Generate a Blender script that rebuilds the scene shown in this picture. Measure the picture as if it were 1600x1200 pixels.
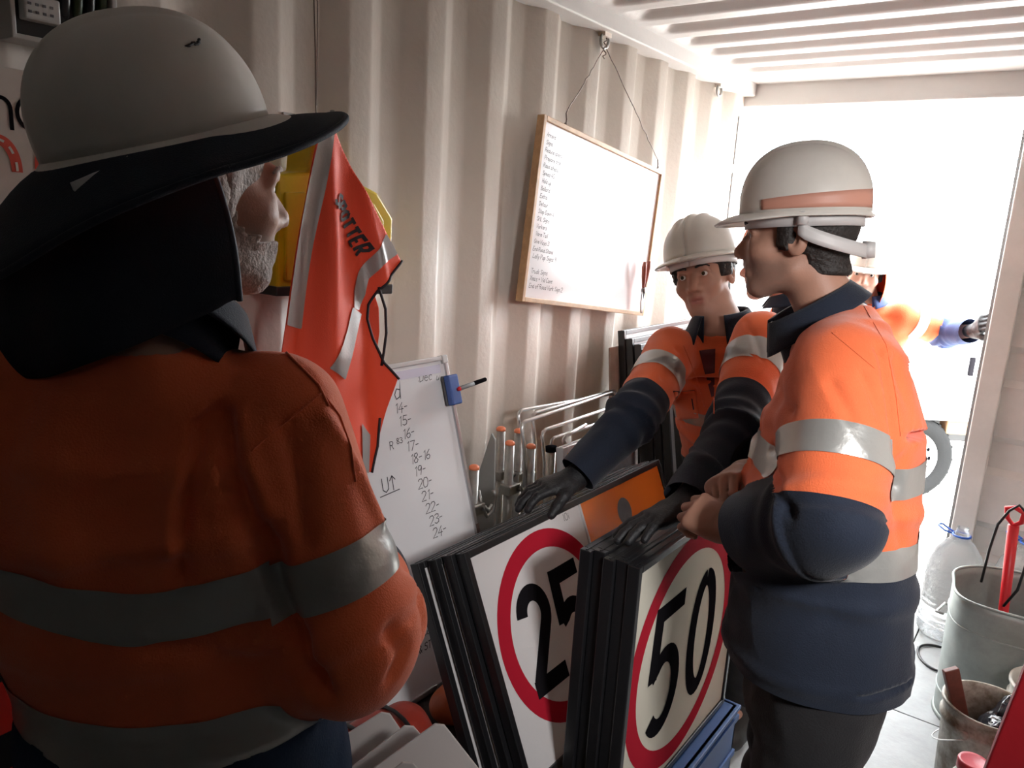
import bpy, bmesh, math, random
import numpy as np
import openvdb as vdb
from mathutils.bvhtree import BVHTree
from mathutils import Vector, Matrix, noise

for o in list(bpy.data.objects):
    bpy.data.objects.remove(o)
SC = bpy.context.scene
COL = SC.collection
PI = math.pi
random.seed(7)

# ---------------------------------------------------------------- camera
CAM = Vector((1.5, 0.0, 1.70))
cR = Vector((0.80067, 0.59644, 0.05640))
cD = Vector((0.17085, -0.13708, -0.97571))
cF = Vector((-0.57423, 0.79086, -0.21166))
cam_data = bpy.data.cameras.new('camera')
cam_data.sensor_width = 36.0
cam_data.lens = 27.0
cam_data.clip_start = 0.02
cam = bpy.data.objects.new('camera', cam_data)
COL.objects.link(cam)
M = Matrix.Identity(4)
for i in range(3):
    M[i][0] = cR[i]; M[i][1] = -cD[i]; M[i][2] = -cF[i]; M[i][3] = CAM[i]
cam.matrix_world = M
SC.camera = cam

# ---------------------------------------------------------------- sky, light, exposure
SKY = 23.0
w = bpy.data.worlds.new('sky'); SC.world = w
w.use_nodes = True
bg = w.node_tree.nodes['Background']
bg.inputs[0].default_value = (0.93, 0.97, 1.0, 1)
bg.inputs[1].default_value = SKY
SC.view_settings.view_transform = 'Standard'
SC.view_settings.look = 'None'
SC.view_settings.gamma = 1.0
SC.view_settings.exposure = 0.12
SC.view_settings.use_curve_mapping = False
# sampling portal in the open half of the container doorway (guides sky light, emits nothing)
pl = bpy.data.lights.new('doorway_portal', 'AREA')
pl.shape = 'RECTANGLE'; pl.size = 1.22; pl.size_y = 2.3
po = bpy.data.objects.new('doorway_portal', pl); COL.objects.link(po)
po.location = (0.6, 3.93, 1.15); po.rotation_euler = (-PI/2, 0, 0)
pl.cycles.is_portal = True
SC.cycles.max_bounces = 10
SC.cycles.diffuse_bounces = 7
SC.cycles.glossy_bounces = 4
SC.cycles.sample_clamp_indirect = 8.0
# weak unseen fill light added behind the photographer, no fixture modelled
REAR_FILL = 0.15
ll = bpy.data.lights.new('rear_fill_light', 'AREA')
ll.energy = REAR_FILL; ll.size = 0.25; ll.color = (0.86, 1.0, 0.95)
lo_ = bpy.data.objects.new('rear_fill_light', ll); COL.objects.link(lo_)
lo_.location = (1.75, -1.2, 2.25); lo_.rotation_euler = (math.radians(38), 0, math.radians(25))

# unseen fill light added by the right wall to brighten camera-facing sides
l2_ = bpy.data.lights.new('side_fill_light', 'AREA')
l2_.energy = 6.5; l2_.shape = 'RECTANGLE'; l2_.size = 0.5; l2_.size_y = 0.25; l2_.color = (1.0, 0.97, 0.96); l2_.spread = math.radians(75)
l2o = bpy.data.objects.new('side_fill_light', l2_); COL.objects.link(l2o)
l2o.location = (2.22, 0.62, 1.95)
l2o.rotation_euler = (Vector((1.10, 1.75, 1.05))-Vector((2.22, 0.62, 1.95))).to_track_quat('-Z', 'Y').to_euler()

# ---------------------------------------------------------------- materials
MATS = {}
def mat(name, col, rough=0.6, metal=0.0, bump=0.0, bscale=200.0, var=0.0, vscale=6.0, spec=0.5,
        sheen=0.0, trans=0.0, col2=None, coat=0.0, alpha=1.0):
    if name in MATS: return MATS[name]
    m = bpy.data.materials.new(name); m.use_nodes = True
    nt = m.node_tree; b = nt.nodes['Principled BSDF']
    c = (*col, 1)
    b.inputs['Base Color'].default_value = c
    b.inputs['Roughness'].default_value = rough
    b.inputs['Metallic'].default_value = metal
    b.inputs['Specular IOR Level'].default_value = spec
    b.inputs['Sheen Weight'].default_value = sheen
    b.inputs['Transmission Weight'].default_value = trans
    b.inputs['Coat Weight'].default_value = coat
    b.inputs['Alpha'].default_value = alpha
    tc = nt.nodes.new('ShaderNodeTexCoord')
    if var > 0 or col2:
        n = nt.nodes.new('ShaderNodeTexNoise'); n.inputs['Scale'].default_value = vscale
        n.inputs['Detail'].default_value = 6; n.inputs['Roughness'].default_value = 0.65
        nt.links.new(tc.outputs['Object'], n.inputs['Vector'])
        r = nt.nodes.new('ShaderNodeValToRGB')
        r.color_ramp.elements[0].position = 0.36; r.color_ramp.elements[1].position = 0.68
        c2 = col2 if col2 else tuple(x*(1-var) for x in col)
        r.color_ramp.elements[0].color = (*c2, 1); r.color_ramp.elements[1].color = c
        nt.links.new(n.outputs['Fac'], r.inputs['Fac'])
        nt.links.new(r.outputs['Color'], b.inputs['Base Color'])
    if bump > 0:
        n2 = nt.nodes.new('ShaderNodeTexNoise'); n2.inputs['Scale'].default_value = bscale
        n2.inputs['Detail'].default_value = 4
        nt.links.new(tc.outputs['Object'], n2.inputs['Vector'])
        bp = nt.nodes.new('ShaderNodeBump'); bp.inputs['Strength'].default_value = bump
        bp.inputs['Distance'].default_value = 0.004
        nt.links.new(n2.outputs['Fac'], bp.inputs['Height'])
        nt.links.new(bp.outputs['Normal'], b.inputs['Normal'])
    MATS[name] = m
    return m

def skin_mat(name, col, lip, stub):
    """skin with lips and stubble read from point attributes of the body mesh"""
    m = bpy.data.materials.new(name); m.use_nodes = True
    nt = m.node_tree; b = nt.nodes['Principled BSDF']
    b.inputs['Roughness'].default_value = 0.5
    b.inputs['Specular IOR Level'].default_value = 0.35
    b.inputs['Subsurface Weight'].default_value = 0.0
    tc = nt.nodes.new('ShaderNodeTexCoord')
    n = nt.nodes.new('ShaderNodeTexNoise'); n.inputs['Scale'].default_value = 30; n.inputs['Detail'].default_value = 5
    nt.links.new(tc.outputs['Object'], n.inputs['Vector'])
    mix0 = nt.nodes.new('ShaderNodeMix'); mix0.data_type = 'RGBA'
    mix0.inputs[6].default_value = (*[x*0.85 for x in col], 1); mix0.inputs[7].default_value = (*col, 1)
    nt.links.new(n.outputs['Fac'], mix0.inputs[0])
    last = mix0.outputs[2]
    for at, cc in (('lip', lip), ('stubble', stub)):
        a = nt.nodes.new('ShaderNodeAttribute'); a.attribute_name = at
        mx = nt.nodes.new('ShaderNodeMix'); mx.data_type = 'RGBA'
        nt.links.new(a.outputs['Fac'], mx.inputs[0]); nt.links.new(last, mx.inputs[6])
        mx.inputs[7].default_value = (*cc, 1)
        last = mx.outputs[2]
    nt.links.new(last, b.inputs['Base Color'])
    bp = nt.nodes.new('ShaderNodeBump'); bp.inputs['Strength'].default_value = 0.15; bp.inputs['Distance'].default_value = 0.002
    n2 = nt.nodes.new('ShaderNodeTexNoise'); n2.inputs['Scale'].default_value = 350
    nt.links.new(tc.outputs['Object'], n2.inputs['Vector'])
    nt.links.new(n2.outputs['Fac'], bp.inputs['Height']); nt.links.new(bp.outputs['Normal'], b.inputs['Normal'])
    return m

# ---------------------------------------------------------------- object helpers
def tag(o, label=None, cat=None, group=None, kind=None):
    if label: o['label'] = label
    if cat: o['category'] = cat
    if group: o['group'] = group
    if kind: o['kind'] = kind
    return o

def thing(name, label, cat, loc=(0, 0, 0), rot=(0, 0, 0), group=None, mtx=None):
    o = bpy.data.objects.new(name, None); COL.objects.link(o)
    o.empty_display_size = 0.05
    if mtx is not None: o.matrix_world = mtx
    else:
        o.location = loc; o.rotation_euler = rot
    return tag(o, label, cat, group)

def root_loc(o):
    while o.parent: o = o.parent
    return Vector(o.location)

def make(name, V, F, m, parent=None, smooth=False, world=False, attrs=None, label=None):
    """link ONE mesh object; world=True: verts are world coords of an unrotated root"""
    V = np.asarray(V, dtype=np.float64).reshape(-1, 3)
    if world and parent is not None:
        V = V - np.array(root_loc(parent))
    me = bpy.data.meshes.new(name)
    me.from_pydata(V.tolist(), [], [list(map(int, f)) for f in F])
    me.update()
    if smooth:
        me.polygons.foreach_set('use_smooth', [True]*len(me.polygons))
    if attrs:
        for k, a in attrs.items():
            at = me.attributes.new(k, 'FLOAT', 'POINT'); at.data.foreach_set('value', np.asarray(a, dtype=np.float32))
    me.materials.append(m)
    o = bpy.data.objects.new(name, me); COL.objects.link(o)
    if parent: o.parent = parent
    if label: o['label'] = label
    return o

def bevel(o, wd=0.003, seg=2):
    b = o.modifiers.new('bevel', 'BEVEL'); b.width = wd; b.segments = seg; b.limit_method = 'ANGLE'
    return o
def solid(o, t, off=-1):
    s = o.modifiers.new('solid', 'SOLIDIFY'); s.thickness = t; s.offset = off
    return o
def subsurf(o, n=1):
    s = o.modifiers.new('sub', 'SUBSURF'); s.levels = n; s.render_levels = n
    return o

def copy_tree(o, parent=None):
    c = o.copy(); COL.objects.link(c)
    if parent: c.parent = parent
    for ch in list(o.children): copy_tree(ch, c)
    return c

class MB:
    """collects shapes into one mesh"""
    def __init__(s): s.V = []; s.F = []
    def add(s, V, F):
        n = len(s.V); s.V += [tuple(v) for v in V]; s.F += [[i+n for i in f] for f in F]; return s
    def box(s, x0, x1, y0, y1, z0, z1):
        return s.add([(x0,y0,z0),(x1,y0,z0),(x1,y1,z0),(x0,y1,z0),(x0,y0,z1),(x1,y0,z1),(x1,y1,z1),(x0,y1,z1)],
                     [(3,2,1,0),(4,5,6,7),(0,1,5,4),(1,2,6,5),(2,3,7,6),(3,0,4,7)])
    def tube(s, pts, r, n=10, cap=True, closed=False):
        pts = [Vector(p) for p in pts]; k = len(pts)
        rs = r if hasattr(r, '__len__') else [r]*k
        V = []; F = []
        up = None
        for i, p in enumerate(pts):
            if closed: t = pts[(i+1) % k]-pts[i-1]
            else: t = pts[min(i+1, k-1)]-pts[max(i-1, 0)]
            t.normalize()
            if up is None:
                up = Vector((0,0,1)) if abs(t.z) < 0.9 else Vector((1,0,0))
            u = (up-t*up.dot(t)).normalized(); v = t.cross(u); up = u
            for j in range(n):
                a = 2*PI*j/n
                V.append(p+(u*math.cos(a)+v*math.sin(a))*rs[i])
        for i in range(k if closed else k-1):
            i2 = (i+1) % k
            for j in range(n):
                j2 = (j+1) % n
                F.append((i*n+j, i*n+j2, i2*n+j2, i2*n+j))
        if cap and not closed:
            F.append(tuple(range(n-1, -1, -1))); F.append(tuple((k-1)*n+j for j in range(n)))
        return s.add(V, F)
    def lathe(s, prof, n=32, cx=0, cy=0, sx=1, sy=1, capb=True, capt=False):
        V = []; F = []
        for r, z in prof:
            for j in range(n):
                a = 2*PI*j/n; V.append((cx+r*sx*math.cos(a), cy+r*sy*math.sin(a), z))
        k = len(prof)
        for i in range(k-1):
            for j in range(n):
                j2 = (j+1) % n
                F.append((i*n+j, i*n+j2, (i+1)*n+j2, (i+1)*n+j))
        if capb: F.append(tuple(range(n-1, -1, -1)))
        if capt: F.append(tuple((k-1)*n+j for j in range(n)))
        return s.add(V, F)
    def prism(s, poly, f0, f1):
        """poly: 2D points; f0,f1 map (a,b)->3D for the two faces"""
        n = len(poly)
        V = [f0(a, b) for a, b in poly]+[f1(a, b) for a, b in poly]
        F = [tuple(range(n-1, -1, -1)), tuple(range(n, 2*n))]
        for i in range(n):
            j = (i+1) % n; F.append((i, j, n+j, n+i))
        return s.add(V, F)
    def build(s, name, m, parent=None, smooth=False, world=False, label=None):
        return make(name, s.V, s.F, m, parent, smooth, world, None, label)

def grid(fn, nu, nv, wrap=False):
    V = []; F = []
    for i in range(nu+1):
        for j in range(nv+1):
            V.append(fn(i/nu, j/nv))
    for i in range(nu):
        for j in range(nv):
            a = i*(nv+1)+j
            F.append((a, a+nv+1, a+nv+2, a+1))
    return V, F

# ---------------------------------------------------------------- single-stroke lettering
GL = {
 '0': ['1,0 3,0 4,1.5 4,4.5 3,6 1,6 0,4.5 0,1.5 1,0'], '1': ['1,5 2.2,6 2,0'], '2': ['0,5 1,6 3,6 4,4.6 3,3 0,0 4,0'],
 '3': ['0,5.4 1.5,6 3.4,5.5 3.6,4.2 1.6,3.2 3.8,2.4 3.8,.8 2,0 0,.7'], '4': ['3,6 0,2 4,2', '2.9,3.6 2.6,-.4'],
 '5': ['3.8,6 .8,6 .5,3.4 2.4,3.7 3.9,2.4 3.4,.6 1.6,0 0,.7'], '6': ['3,6 .8,3.6 .2,1.4 1.4,0 3,.3 3.6,1.7 2.6,3 .8,2.4'],
 '7': ['0,6 4,6 1.4,0'], '8': ['2,3.2 .4,4.4 1,5.8 2.8,6 3.6,4.6 2,3.2 .2,1.6 1,.1 3,.1 3.8,1.6 2,3.2'],
 '9': ['3.6,4.6 2.4,3 .8,3.3 .3,4.7 1.4,6 3.2,5.7 3.6,4.6 2.8,0'], '-': ['0,3 2.4,3.2'], '+': ['0,3 3,3', '1.5,1.5 1.5,4.5'],
 'a': ['3,3 1.5,3.6 .2,2 .6,.2 2,.2 3,3 2.9,.4 3.6,0'], 'b': ['.4,6 .2,.2 2,0 3,1.6 2,3.2 .4,2.4'], 'c': ['3,3 1.4,3.6 .2,1.8 1.2,0 3,.5'],
 'd': ['2.8,3 1.2,3.4 .2,1.6 1,0 2.6,.6 3,6.4 2.9,0'], 'e': ['.3,1.8 2.8,2 2,3.5 .6,3 .2,1.2 1.4,0 3,.5'], 'f': ['3,5.8 1.8,6 1.2,4.6 1,0', '0,3.4 2.6,3.4'],
 'g': ['2.8,3 1.2,3.5 .2,2 1,.6 2.6,1.4 2.9,3.2 2.6,-1.6 .6,-1.8'], 'h': ['.3,6 .2,0', '.3,2.4 1.8,3.5 2.8,2.4 2.8,0'], 'i': ['.6,3.4 .5,0', '.6,4.6 .7,4.9'],
 'k': ['.3,6 .2,0', '2.8,3.6 .4,1.8 2.9,0'], 'l': ['.6,6 .5,.3 1,0'], 'm': ['.2,3.4 .2,0', '.2,2.6 1.2,3.5 1.9,2.6 1.9,0', '1.9,2.6 3,3.5 3.6,2.4 3.6,0'],
 'n': ['.2,3.4 .2,0', '.2,2.4 1.6,3.5 2.8,2.6 2.8,0'], 'o': ['1.6,3.5 .3,2.4 .4,.6 1.6,0 2.8,.8 2.9,2.6 1.6,3.5'], 'p': ['.3,3.4 .1,-2', '.3,2.6 1.8,3.5 2.9,2 1.8,.2 .3,.8'],
 'r': ['.3,3.4 .2,0', '.3,2.2 1.4,3.4 2.6,3.2'], 's': ['2.6,3.2 1,3.5 .4,2.6 2.4,1.4 2.2,.2 .2,.2'], 't': ['1.2,5.4 1,.4 2.2,.1', '.1,3.5 2.4,3.6'],
 'u': ['.2,3.4 .3,.6 1.4,0 2.7,1 2.8,3.4 2.9,0'], 'v': ['.1,3.5 1.4,0 2.8,3.5'], 'w': ['0,3.5 .9,0 1.8,2.8 2.7,0 3.6,3.5'], 'x': ['.1,3.4 2.7,0', '2.7,3.5 .1,0'],
 'y': ['.2,3.4 1.4,.6', '2.8,3.5 .8,-1.8'], 'z': ['.2,3.4 2.8,3.4 .2,0 2.8,0'],
 'S': ['3.6,5.2 2.2,6 .5,5.2 .6,3.8 3.2,2.6 3.6,1 2,0 .1,.8'], 'P': ['.2,0 .2,6 2.8,6 3.6,4.6 2.8,3.1 .2,3'], 'O': ['2,6 .4,4.8 .2,1.4 1.8,0 3.5,1.2 3.7,4.6 2,6'],
 'T': ['0,6 4,6', '2,6 2,0'], 'E': ['3.6,6 .3,6 .3,0 3.6,0', '.3,3.1 2.8,3.1'], 'R': ['.2,0 .2,6 2.8,6 3.5,4.7 2.7,3.2 .2,3.1', '1.8,3.1 3.7,0'],
 'D': ['.2,0 .2,6 2.2,5.6 3.6,3.4 3,.8 .2,0'], 'L': ['.4,6 .2,0 3.2,.1'], 'W': ['0,6 1,0 2,4 3,0 4,6'], 'K': ['.2,6 .2,0', '3.4,6 .3,2.6 3.6,0'], 'C': ['3.4,5 2,6 .4,4.6 .2,1.6 1.6,0 3.5,.9'],
 'B': ['.2,0 .2,6 2.6,5.8 3,4.4 .3,3.2 3.2,2.6 3.4,.6 .2,0'], 'X': ['.1,6 3.4,0', '3.4,6 .1,0'], 'G': ['3.4,5.2 2,6 .4,4.4 .3,1.4 1.8,0 3.4,1 3.4,2.6 2,2.6'],
 'U': ['.2,6 .2,1.2 1.8,0 3.4,1.2 3.5,6'], 'A': ['0,0 1.8,6 3.6,0', '.7,2.2 2.9,2.2'], 'V': ['0,6 1.8,0 3.6,6'], 'H': ['.2,6 .2,0', '3.4,6 3.4,0', '.2,3 3.4,3'], 'N': ['.2,0 .2,6 3.4,0 3.4,6'], 'M': ['0,0 .4,6 2,2.4 3.6,6 4,0'],
 '^': ['2,0 2,6', '.4,4.2 2,6 3.6,4.2'], ':': ['.5,3 .6,3.3', '.5,.6 .6,.9'], '~': ['0,0 2,.8 4,.1 6,1 8,.2 10,1.2'], '_': ['0,0 6,1.2'], '&': ['3.4,0 .6,4.6 1.6,6 2.6,4.8 .2,1.6 1.2,0 3.4,2'],
}
def strokes(text, size, x=0, y=0, slant=0.12, jit=0.0, adv=1.25):
    out = []; cx = 0; k = size/6
    for ch in text:
        if ch == ' ': cx += 2.4*k; continue
        g = GL.get(ch)
        if g is None: cx += 2*k; continue
        wd = 0; jx = random.uniform(-jit, jit)*size; jy = random.uniform(-jit, jit)*size
        for s in g:
            pts = [tuple(map(float, q.split(','))) for q in s.split()]
            wd = max(wd, max(p[0] for p in pts))
            out.append([(x+cx+jx+(px+slant*py)*k, y+jy+py*k) for px, py in pts])
        cx += (wd+adv)*k
    return out

def ribbon(lines, wd, fmap, mb=None, sub=0, square=False):
    """flat pen strokes (2D polylines) mapped to 3D by fmap(a,b)"""
    mb = mb or MB()
    for ln in lines:
        pts = [Vector(p) for p in ln]
        if sub:
            q = []
            for a, b in zip(pts, pts[1:]):
                n = max(1, int((b-a).length/sub))
                q += [a.lerp(b, i/n) for i in range(n)]
            pts = q+[pts[-1]]
        k = len(pts); V = []
        for i, p in enumerate(pts):
            d1 = (pts[i]-pts[i-1]).normalized() if i else None
            d2 = (pts[i+1]-pts[i]).normalized() if i < k-1 else None
            if d1 is None: t = d2
            elif d2 is None: t = d1
            else:
                t = d1+d2
                t = t.normalized() if t.length > 1e-6 else d2
            nn = Vector((-t.y, t.x)); sc = 1.0
            if d1 is not None and d2 is not None:
                c = abs(nn.dot(Vector((-d2.y, d2.x)))); sc = min(1/max(c, .3), 1.6)
            e = 0 if square else wd*0.35
            pp = p-(t*e if i == 0 else Vector((0, 0)))+(t*e if i == k-1 else Vector((0, 0)))
            V.append(fmap(*(pp+nn*wd/2*sc))); V.append(fmap(*(pp-nn*wd/2*sc)))
        mb.add(V, [(2*i, 2*i+1, 2*i+3, 2*i+2) for i in range(k-1)])
    return mb

# ---------------------------------------------------------------- distance-field mesher (bodies, garments)
class Cap:
    def __init__(s, a, b, ra, rb=None): s.a = np.array(a, float); s.b = np.array(b, float); s.ra = ra; s.rb = ra if rb is None else rb
    def __call__(s, P):
        ab = s.b-s.a; L = max(ab@ab, 1e-9)
        t = np.clip(((P-s.a)@ab)/L, 0, 1)
        return np.sqrt((((P-s.a)-t[:, None]*ab)**2).sum(1))-(s.ra+(s.rb-s.ra)*t)
    def t(s, P):
        ab = s.b-s.a
        return ((P-s.a)@ab)/(ab@ab)
class Ell:
    def __init__(s, c, R, r): s.c = np.array(c, float); s.R = np.array(R, float); s.r = np.array(r, float)
    def __call__(s, P):
        q = (P-s.c)@s.R
        k0 = np.sqrt(((q/s.r)**2).sum(1)); k1 = np.sqrt(((q/s.r**2)**2).sum(1))
        return k0*(k0-1)/np.maximum(k1, 1e-6)
class Loft:
    """elliptic sections: (centre, lateral axis, half width, half depth)"""
    def __init__(s, secs, k=0.012, ex=2.3): s.s = secs; s.k = k; s.ex = ex
    def __call__(s, P):
        d = None
        for (c0, u0, w0, d0), (c1, u1, w1, d1) in zip(s.s, s.s[1:]):
            c0 = np.array(c0); c1 = np.array(c1); ax = c1-c0; L = np.linalg.norm(ax); ax = ax/L
            h = (P-c0)@ax; t = np.clip(h/L, 0, 1)
            u = np.array(u0)+np.array(u1); u = u-ax*(u@ax); u /= np.linalg.norm(u); v = np.cross(ax, u)
            q = P-c0
            x = q@u; y = q@v
            W = w0+(w1-w0)*t; D = d0+(d1-d0)*t; e = s.ex
            k0 = (np.abs(x/W)**e+np.abs(y/D)**e)**(1/e)
            rad = np.sqrt(x*x+y*y)
            dd = np.where(k0 > 1e-3, rad*(1-1/np.maximum(k0, 1e-3)), -np.minimum(W, D))
            dd = np.maximum(dd, -np.minimum(W, D))
            over = np.maximum(np.maximum(-h, h-L), 0)
            dd = np.where(over > 0, np.where(dd > 0, np.sqrt(dd*dd+over*over), np.maximum(dd, over)), dd)
            d = dd if d is None else smin(d, dd, s.k)
        return d
def smin(a, b, k):
    if k <= 0: return np.minimum(a, b)
    h = np.maximum(k-np.abs(a-b), 0)/k
    return np.minimum(a, b)-h*h*k*0.25
def smax(a, b, k): return -smin(-a, -b, k)
def union(prims, k):
    def f(P):
        d = prims[0](P)
        for p in prims[1:]:
            if isinstance(p, tuple): d = smin(d, p[0](P), p[1])
            else: d = smin(d, p(P), k)
        return d
    return f

def mesh_sdf(f, lo, hi, h):
    lo = np.array(lo, float); hi = np.array(hi, float)
    B = 6; c = B*h
    nb = np.ceil((hi-lo)/c).astype(int)
    idx = np.stack(np.meshgrid(*[np.arange(n) for n in nb], indexing='ij'), -1).reshape(-1, 3)
    cd = f(lo+(idx+0.5)*c)
    arr = np.repeat(np.repeat(np.repeat(np.sign(cd).reshape(nb), B, 0), B, 1), B, 2)*(3*h)
    act = idx[np.abs(cd) < c*1.25]
    off = np.stack(np.meshgrid(*[np.arange(B)]*3, indexing='ij'), -1).reshape(-1, 3)
    for k in range(0, len(act), 900):
        ii = (act[k:k+900, None, :]*B+off[None]).reshape(-1, 3)
        arr[ii[:, 0], ii[:, 1], ii[:, 2]] = np.clip(f(lo+ii*h), -3*h, 3*h)
    g = vdb.FloatGrid(3*h); g.copyFromArray(arr.astype(np.float32))
    pts, quads = g.convertToQuads(isovalue=0.0)
    V = lo+np.asarray(pts, float)*h
    Q = np.asarray(quads, int)[:, ::-1]
    a, b, c_, d = V[Q[:, 0]], V[Q[:, 1]], V[Q[:, 2]], V[Q[:, 3]]
    nn = np.cross(c_-a, d-b); ctr = (a+b+c_+d)/4
    nl = np.linalg.norm(nn, axis=1); ok = nl > 1e-12
    s = slice(0, len(Q), max(1, len(Q)//2000))
    nu = nn[s]/np.maximum(nl[s], 1e-12)[:, None]
    if np.mean(f(ctr[s]+nu*h*0.5)-f(ctr[s]-nu*h*0.5)) < 0: Q = Q[:, ::-1]
    return V, Q

def vnormals(V, F):
    N = np.zeros_like(V)
    F = np.asarray(F)
    if F.shape[1] == 4: fn = np.cross(V[F[:, 2]]-V[F[:, 0]], V[F[:, 3]]-V[F[:, 1]])
    else: fn = np.cross(V[F[:, 1]]-V[F[:, 0]], V[F[:, 2]]-V[F[:, 0]])
    for i in range(F.shape[1]): np.add.at(N, F[:, i], fn)
    return N/np.maximum(np.linalg.norm(N, axis=1), 1e-12)[:, None]

def smooth_verts(V, F, n=2, lam=0.5):
    F = np.asarray(F)
    for _ in range(n):
        S = np.zeros_like(V); C = np.zeros(len(V))
        m = F.shape[1]
        for i in range(m):
            a, b = F[:, i], F[:, (i+1) % m]
            np.add.at(S, a, V[b]); np.add.at(C, a, 1); np.add.at(S, b, V[a]); np.add.at(C, b, 1)
        V = V+lam*(S/np.maximum(C, 1)[:, None]-V)
    return V

def tris(Q):
    Q = np.asarray(Q)
    return np.concatenate([Q[:, [0, 1, 2]], Q[:, [0, 2, 3]]])

def clip(A, T, val, c, ge=True):
    """A: (n,m) vertex data (xyz first), T: triangles. keep val>=c (or <=c), cut cleanly"""
    s = (val-c) if ge else (c-val)
    ins = s >= 0
    cnt = ins[T].sum(1)
    keep = T[cnt == 3].tolist()
    newA = []; cache = {}; base = len(A)
    def cut(i, j):
        k = (i, j) if i < j else (j, i)
        if k not in cache:
            a, b = k; t = s[a]/(s[a]-s[b])
            newA.append(A[a]*(1-t)+A[b]*t); cache[k] = base+len(newA)-1
        return cache[k]
    for tr in T[(cnt == 1) | (cnt == 2)].tolist():
        poly = []
        for q in range(3):
            i, j = tr[q], tr[(q+1) % 3]
            if ins[i]: poly.append(i)
            if ins[i] != ins[j]: poly.append(cut(i, j))
        for q in range(1, len(poly)-1): keep.append([poly[0], poly[q], poly[q+1]])
    A2 = np.concatenate([A, np.array(newA)]) if newA else A
    T2 = np.array(keep, int).reshape(-1, 3)
    used, inv = np.unique(T2, return_inverse=True)
    return A2[used], inv.reshape(-1, 3)

def poly_sd(P, poly):
    """signed distance (inside positive) of 2D points to a polygon"""
    P = np.asarray(P); poly = np.asarray(poly, float); n = len(poly)
    d = np.full(len(P), 1e9); ins = np.zeros(len(P), bool)
    for i in range(n):
        a, b = poly[i], poly[(i+1) % n]; e = b-a
        t = np.clip(((P-a)@e)/max(e@e, 1e-12), 0, 1)
        d = np.minimum(d, np.linalg.norm(P-a-t[:, None]*e, axis=1))
        cr = ((a[1] > P[:, 1]) != (b[1] > P[:, 1]))
        with np.errstate(divide='ignore', invalid='ignore'):
            xi = a[0]+(P[:, 1]-a[1])*(b[0]-a[0])/(b[1]-a[1])
        ins ^= cr & (P[:, 0] < xi)
    return np.where(ins, d, -d)

def sheet(poly, step, fmap):
    """fine triangulated sheet of a 2D polygon, mapped to 3D"""
    poly = np.asarray(poly, float)
    lo = poly.min(0)-step; hi = poly.max(0)+step
    n = np.ceil((hi-lo)/step).astype(int)
    V, F = grid(lambda u, v: (lo[0]+u*n[0]*step, lo[1]+v*n[1]*step, 0), n[0], n[1])
    A = np.array(V, float); T = tris(F)
    A, T = clip(A, T, poly_sd(A[:, :2], poly), 0.0)
    return [fmap(a, b) for a, b in A[:, :2]], T.tolist()

def arc(cx, cy, rx, ry, a0, a1, n=24):
    return [(cx+rx*math.cos(math.radians(a0+(a1-a0)*i/n)), cy+ry*math.sin(math.radians(a0+(a1-a0)*i/n))) for i in range(n+1)]
# ================================================================ the setting: a shipping container
paint = mat('container_paint', (0.72, 0.645, 0.575), 0.42, bump=0.25, bscale=60, var=0.08, vscale=3)
paint_roof = mat('roof_paint', (0.60, 0.585, 0.57), 0.45, bump=0.15, bscale=60, var=0.06, vscale=3)
paint_door = mat('door_paint', (0.66, 0.63, 0.60), 0.45, bump=0.2, bscale=40, var=0.12, vscale=4)
floor_paint = mat('floor_paint', (0.37, 0.385, 0.385), 0.5, bump=0.25, bscale=45, var=0.22, vscale=7)
steel_dull = mat('dull_steel', (0.30, 0.29, 0.28), 0.45, 0.9)
rust = mat('rusty_wire', (0.16, 0.12, 0.10), 0.5, 0.7)
black_paint = mat('black_paint', (0.012, 0.012, 0.013), 0.35)
gasket = mat('door_gasket', (0.20, 0.20, 0.20), 0.7)

PER = 0.2695
def corr_profile(y0, y1, flip=1):
    pts = []
    k = int((y0-1.866)/PER)-2
    while True:
        b = 1.866+k*PER
        if b > y1+PER: break
        for dy, dx in ((0, 0), (0.070, 0), (0.135, -0.036), (0.205, -0.036)):
            pts.append((b+dy, dx))
        k += 1
    pts = [p for p in pts if y0 <= p[0] <= y1]
    return [(y0, 0)]+pts+[(y1, 0)]

def corr_wall(name, prof, z0, z1, place, m):
    V = []; F = []
    for y, d in prof:
        V.append(place(y, d, z0)); V.append(place(y, d, z1))
    for i in range(len(prof)-1):
        F.append((2*i, 2*i+2, 2*i+3, 2*i+1))
    o = make(name, V, F, m); tag(o, kind='structure')
    b = o.modifiers.new('bevel', 'BEVEL'); b.width = 0.007; b.segments = 3; b.limit_method = 'ANGLE'; b.angle_limit = 0.3
    s = solid(o, 0.003, 0)
    o.data.polygons.foreach_set('use_smooth', [True]*len(o.data.polygons))
    return o

wl = corr_wall('wall_left', corr_profile(-2.0, 3.80), 0.10, 2.36, lambda y, d, z: (d, y, z), paint)
tr = MB().box(-0.05, 0.055, -2.05, 3.88, 2.345, 2.47).build('trim_1', paint_roof); tag(bevel(tr, .006, 3), kind='structure')
tr = MB().box(-0.06, 0.02, -2.05, 3.9, -0.2, 0.12).build('trim_2', paint); tag(bevel(tr, .006, 3), kind='structure')
# corner post with two gasket slots
cp = MB().box(-0.07, -0.002, 3.79, 3.98, -0.2, 2.42).build('trim_3', paint); tag(bevel(cp, .005), kind='structure')
for za, zb in ((1.62, 1.98), (2.02, 2.25)):
    g = MB().box(-0.003, 0.004, 3.83, 3.848, za, zb).build('gasket_slot', gasket, cp)
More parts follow.
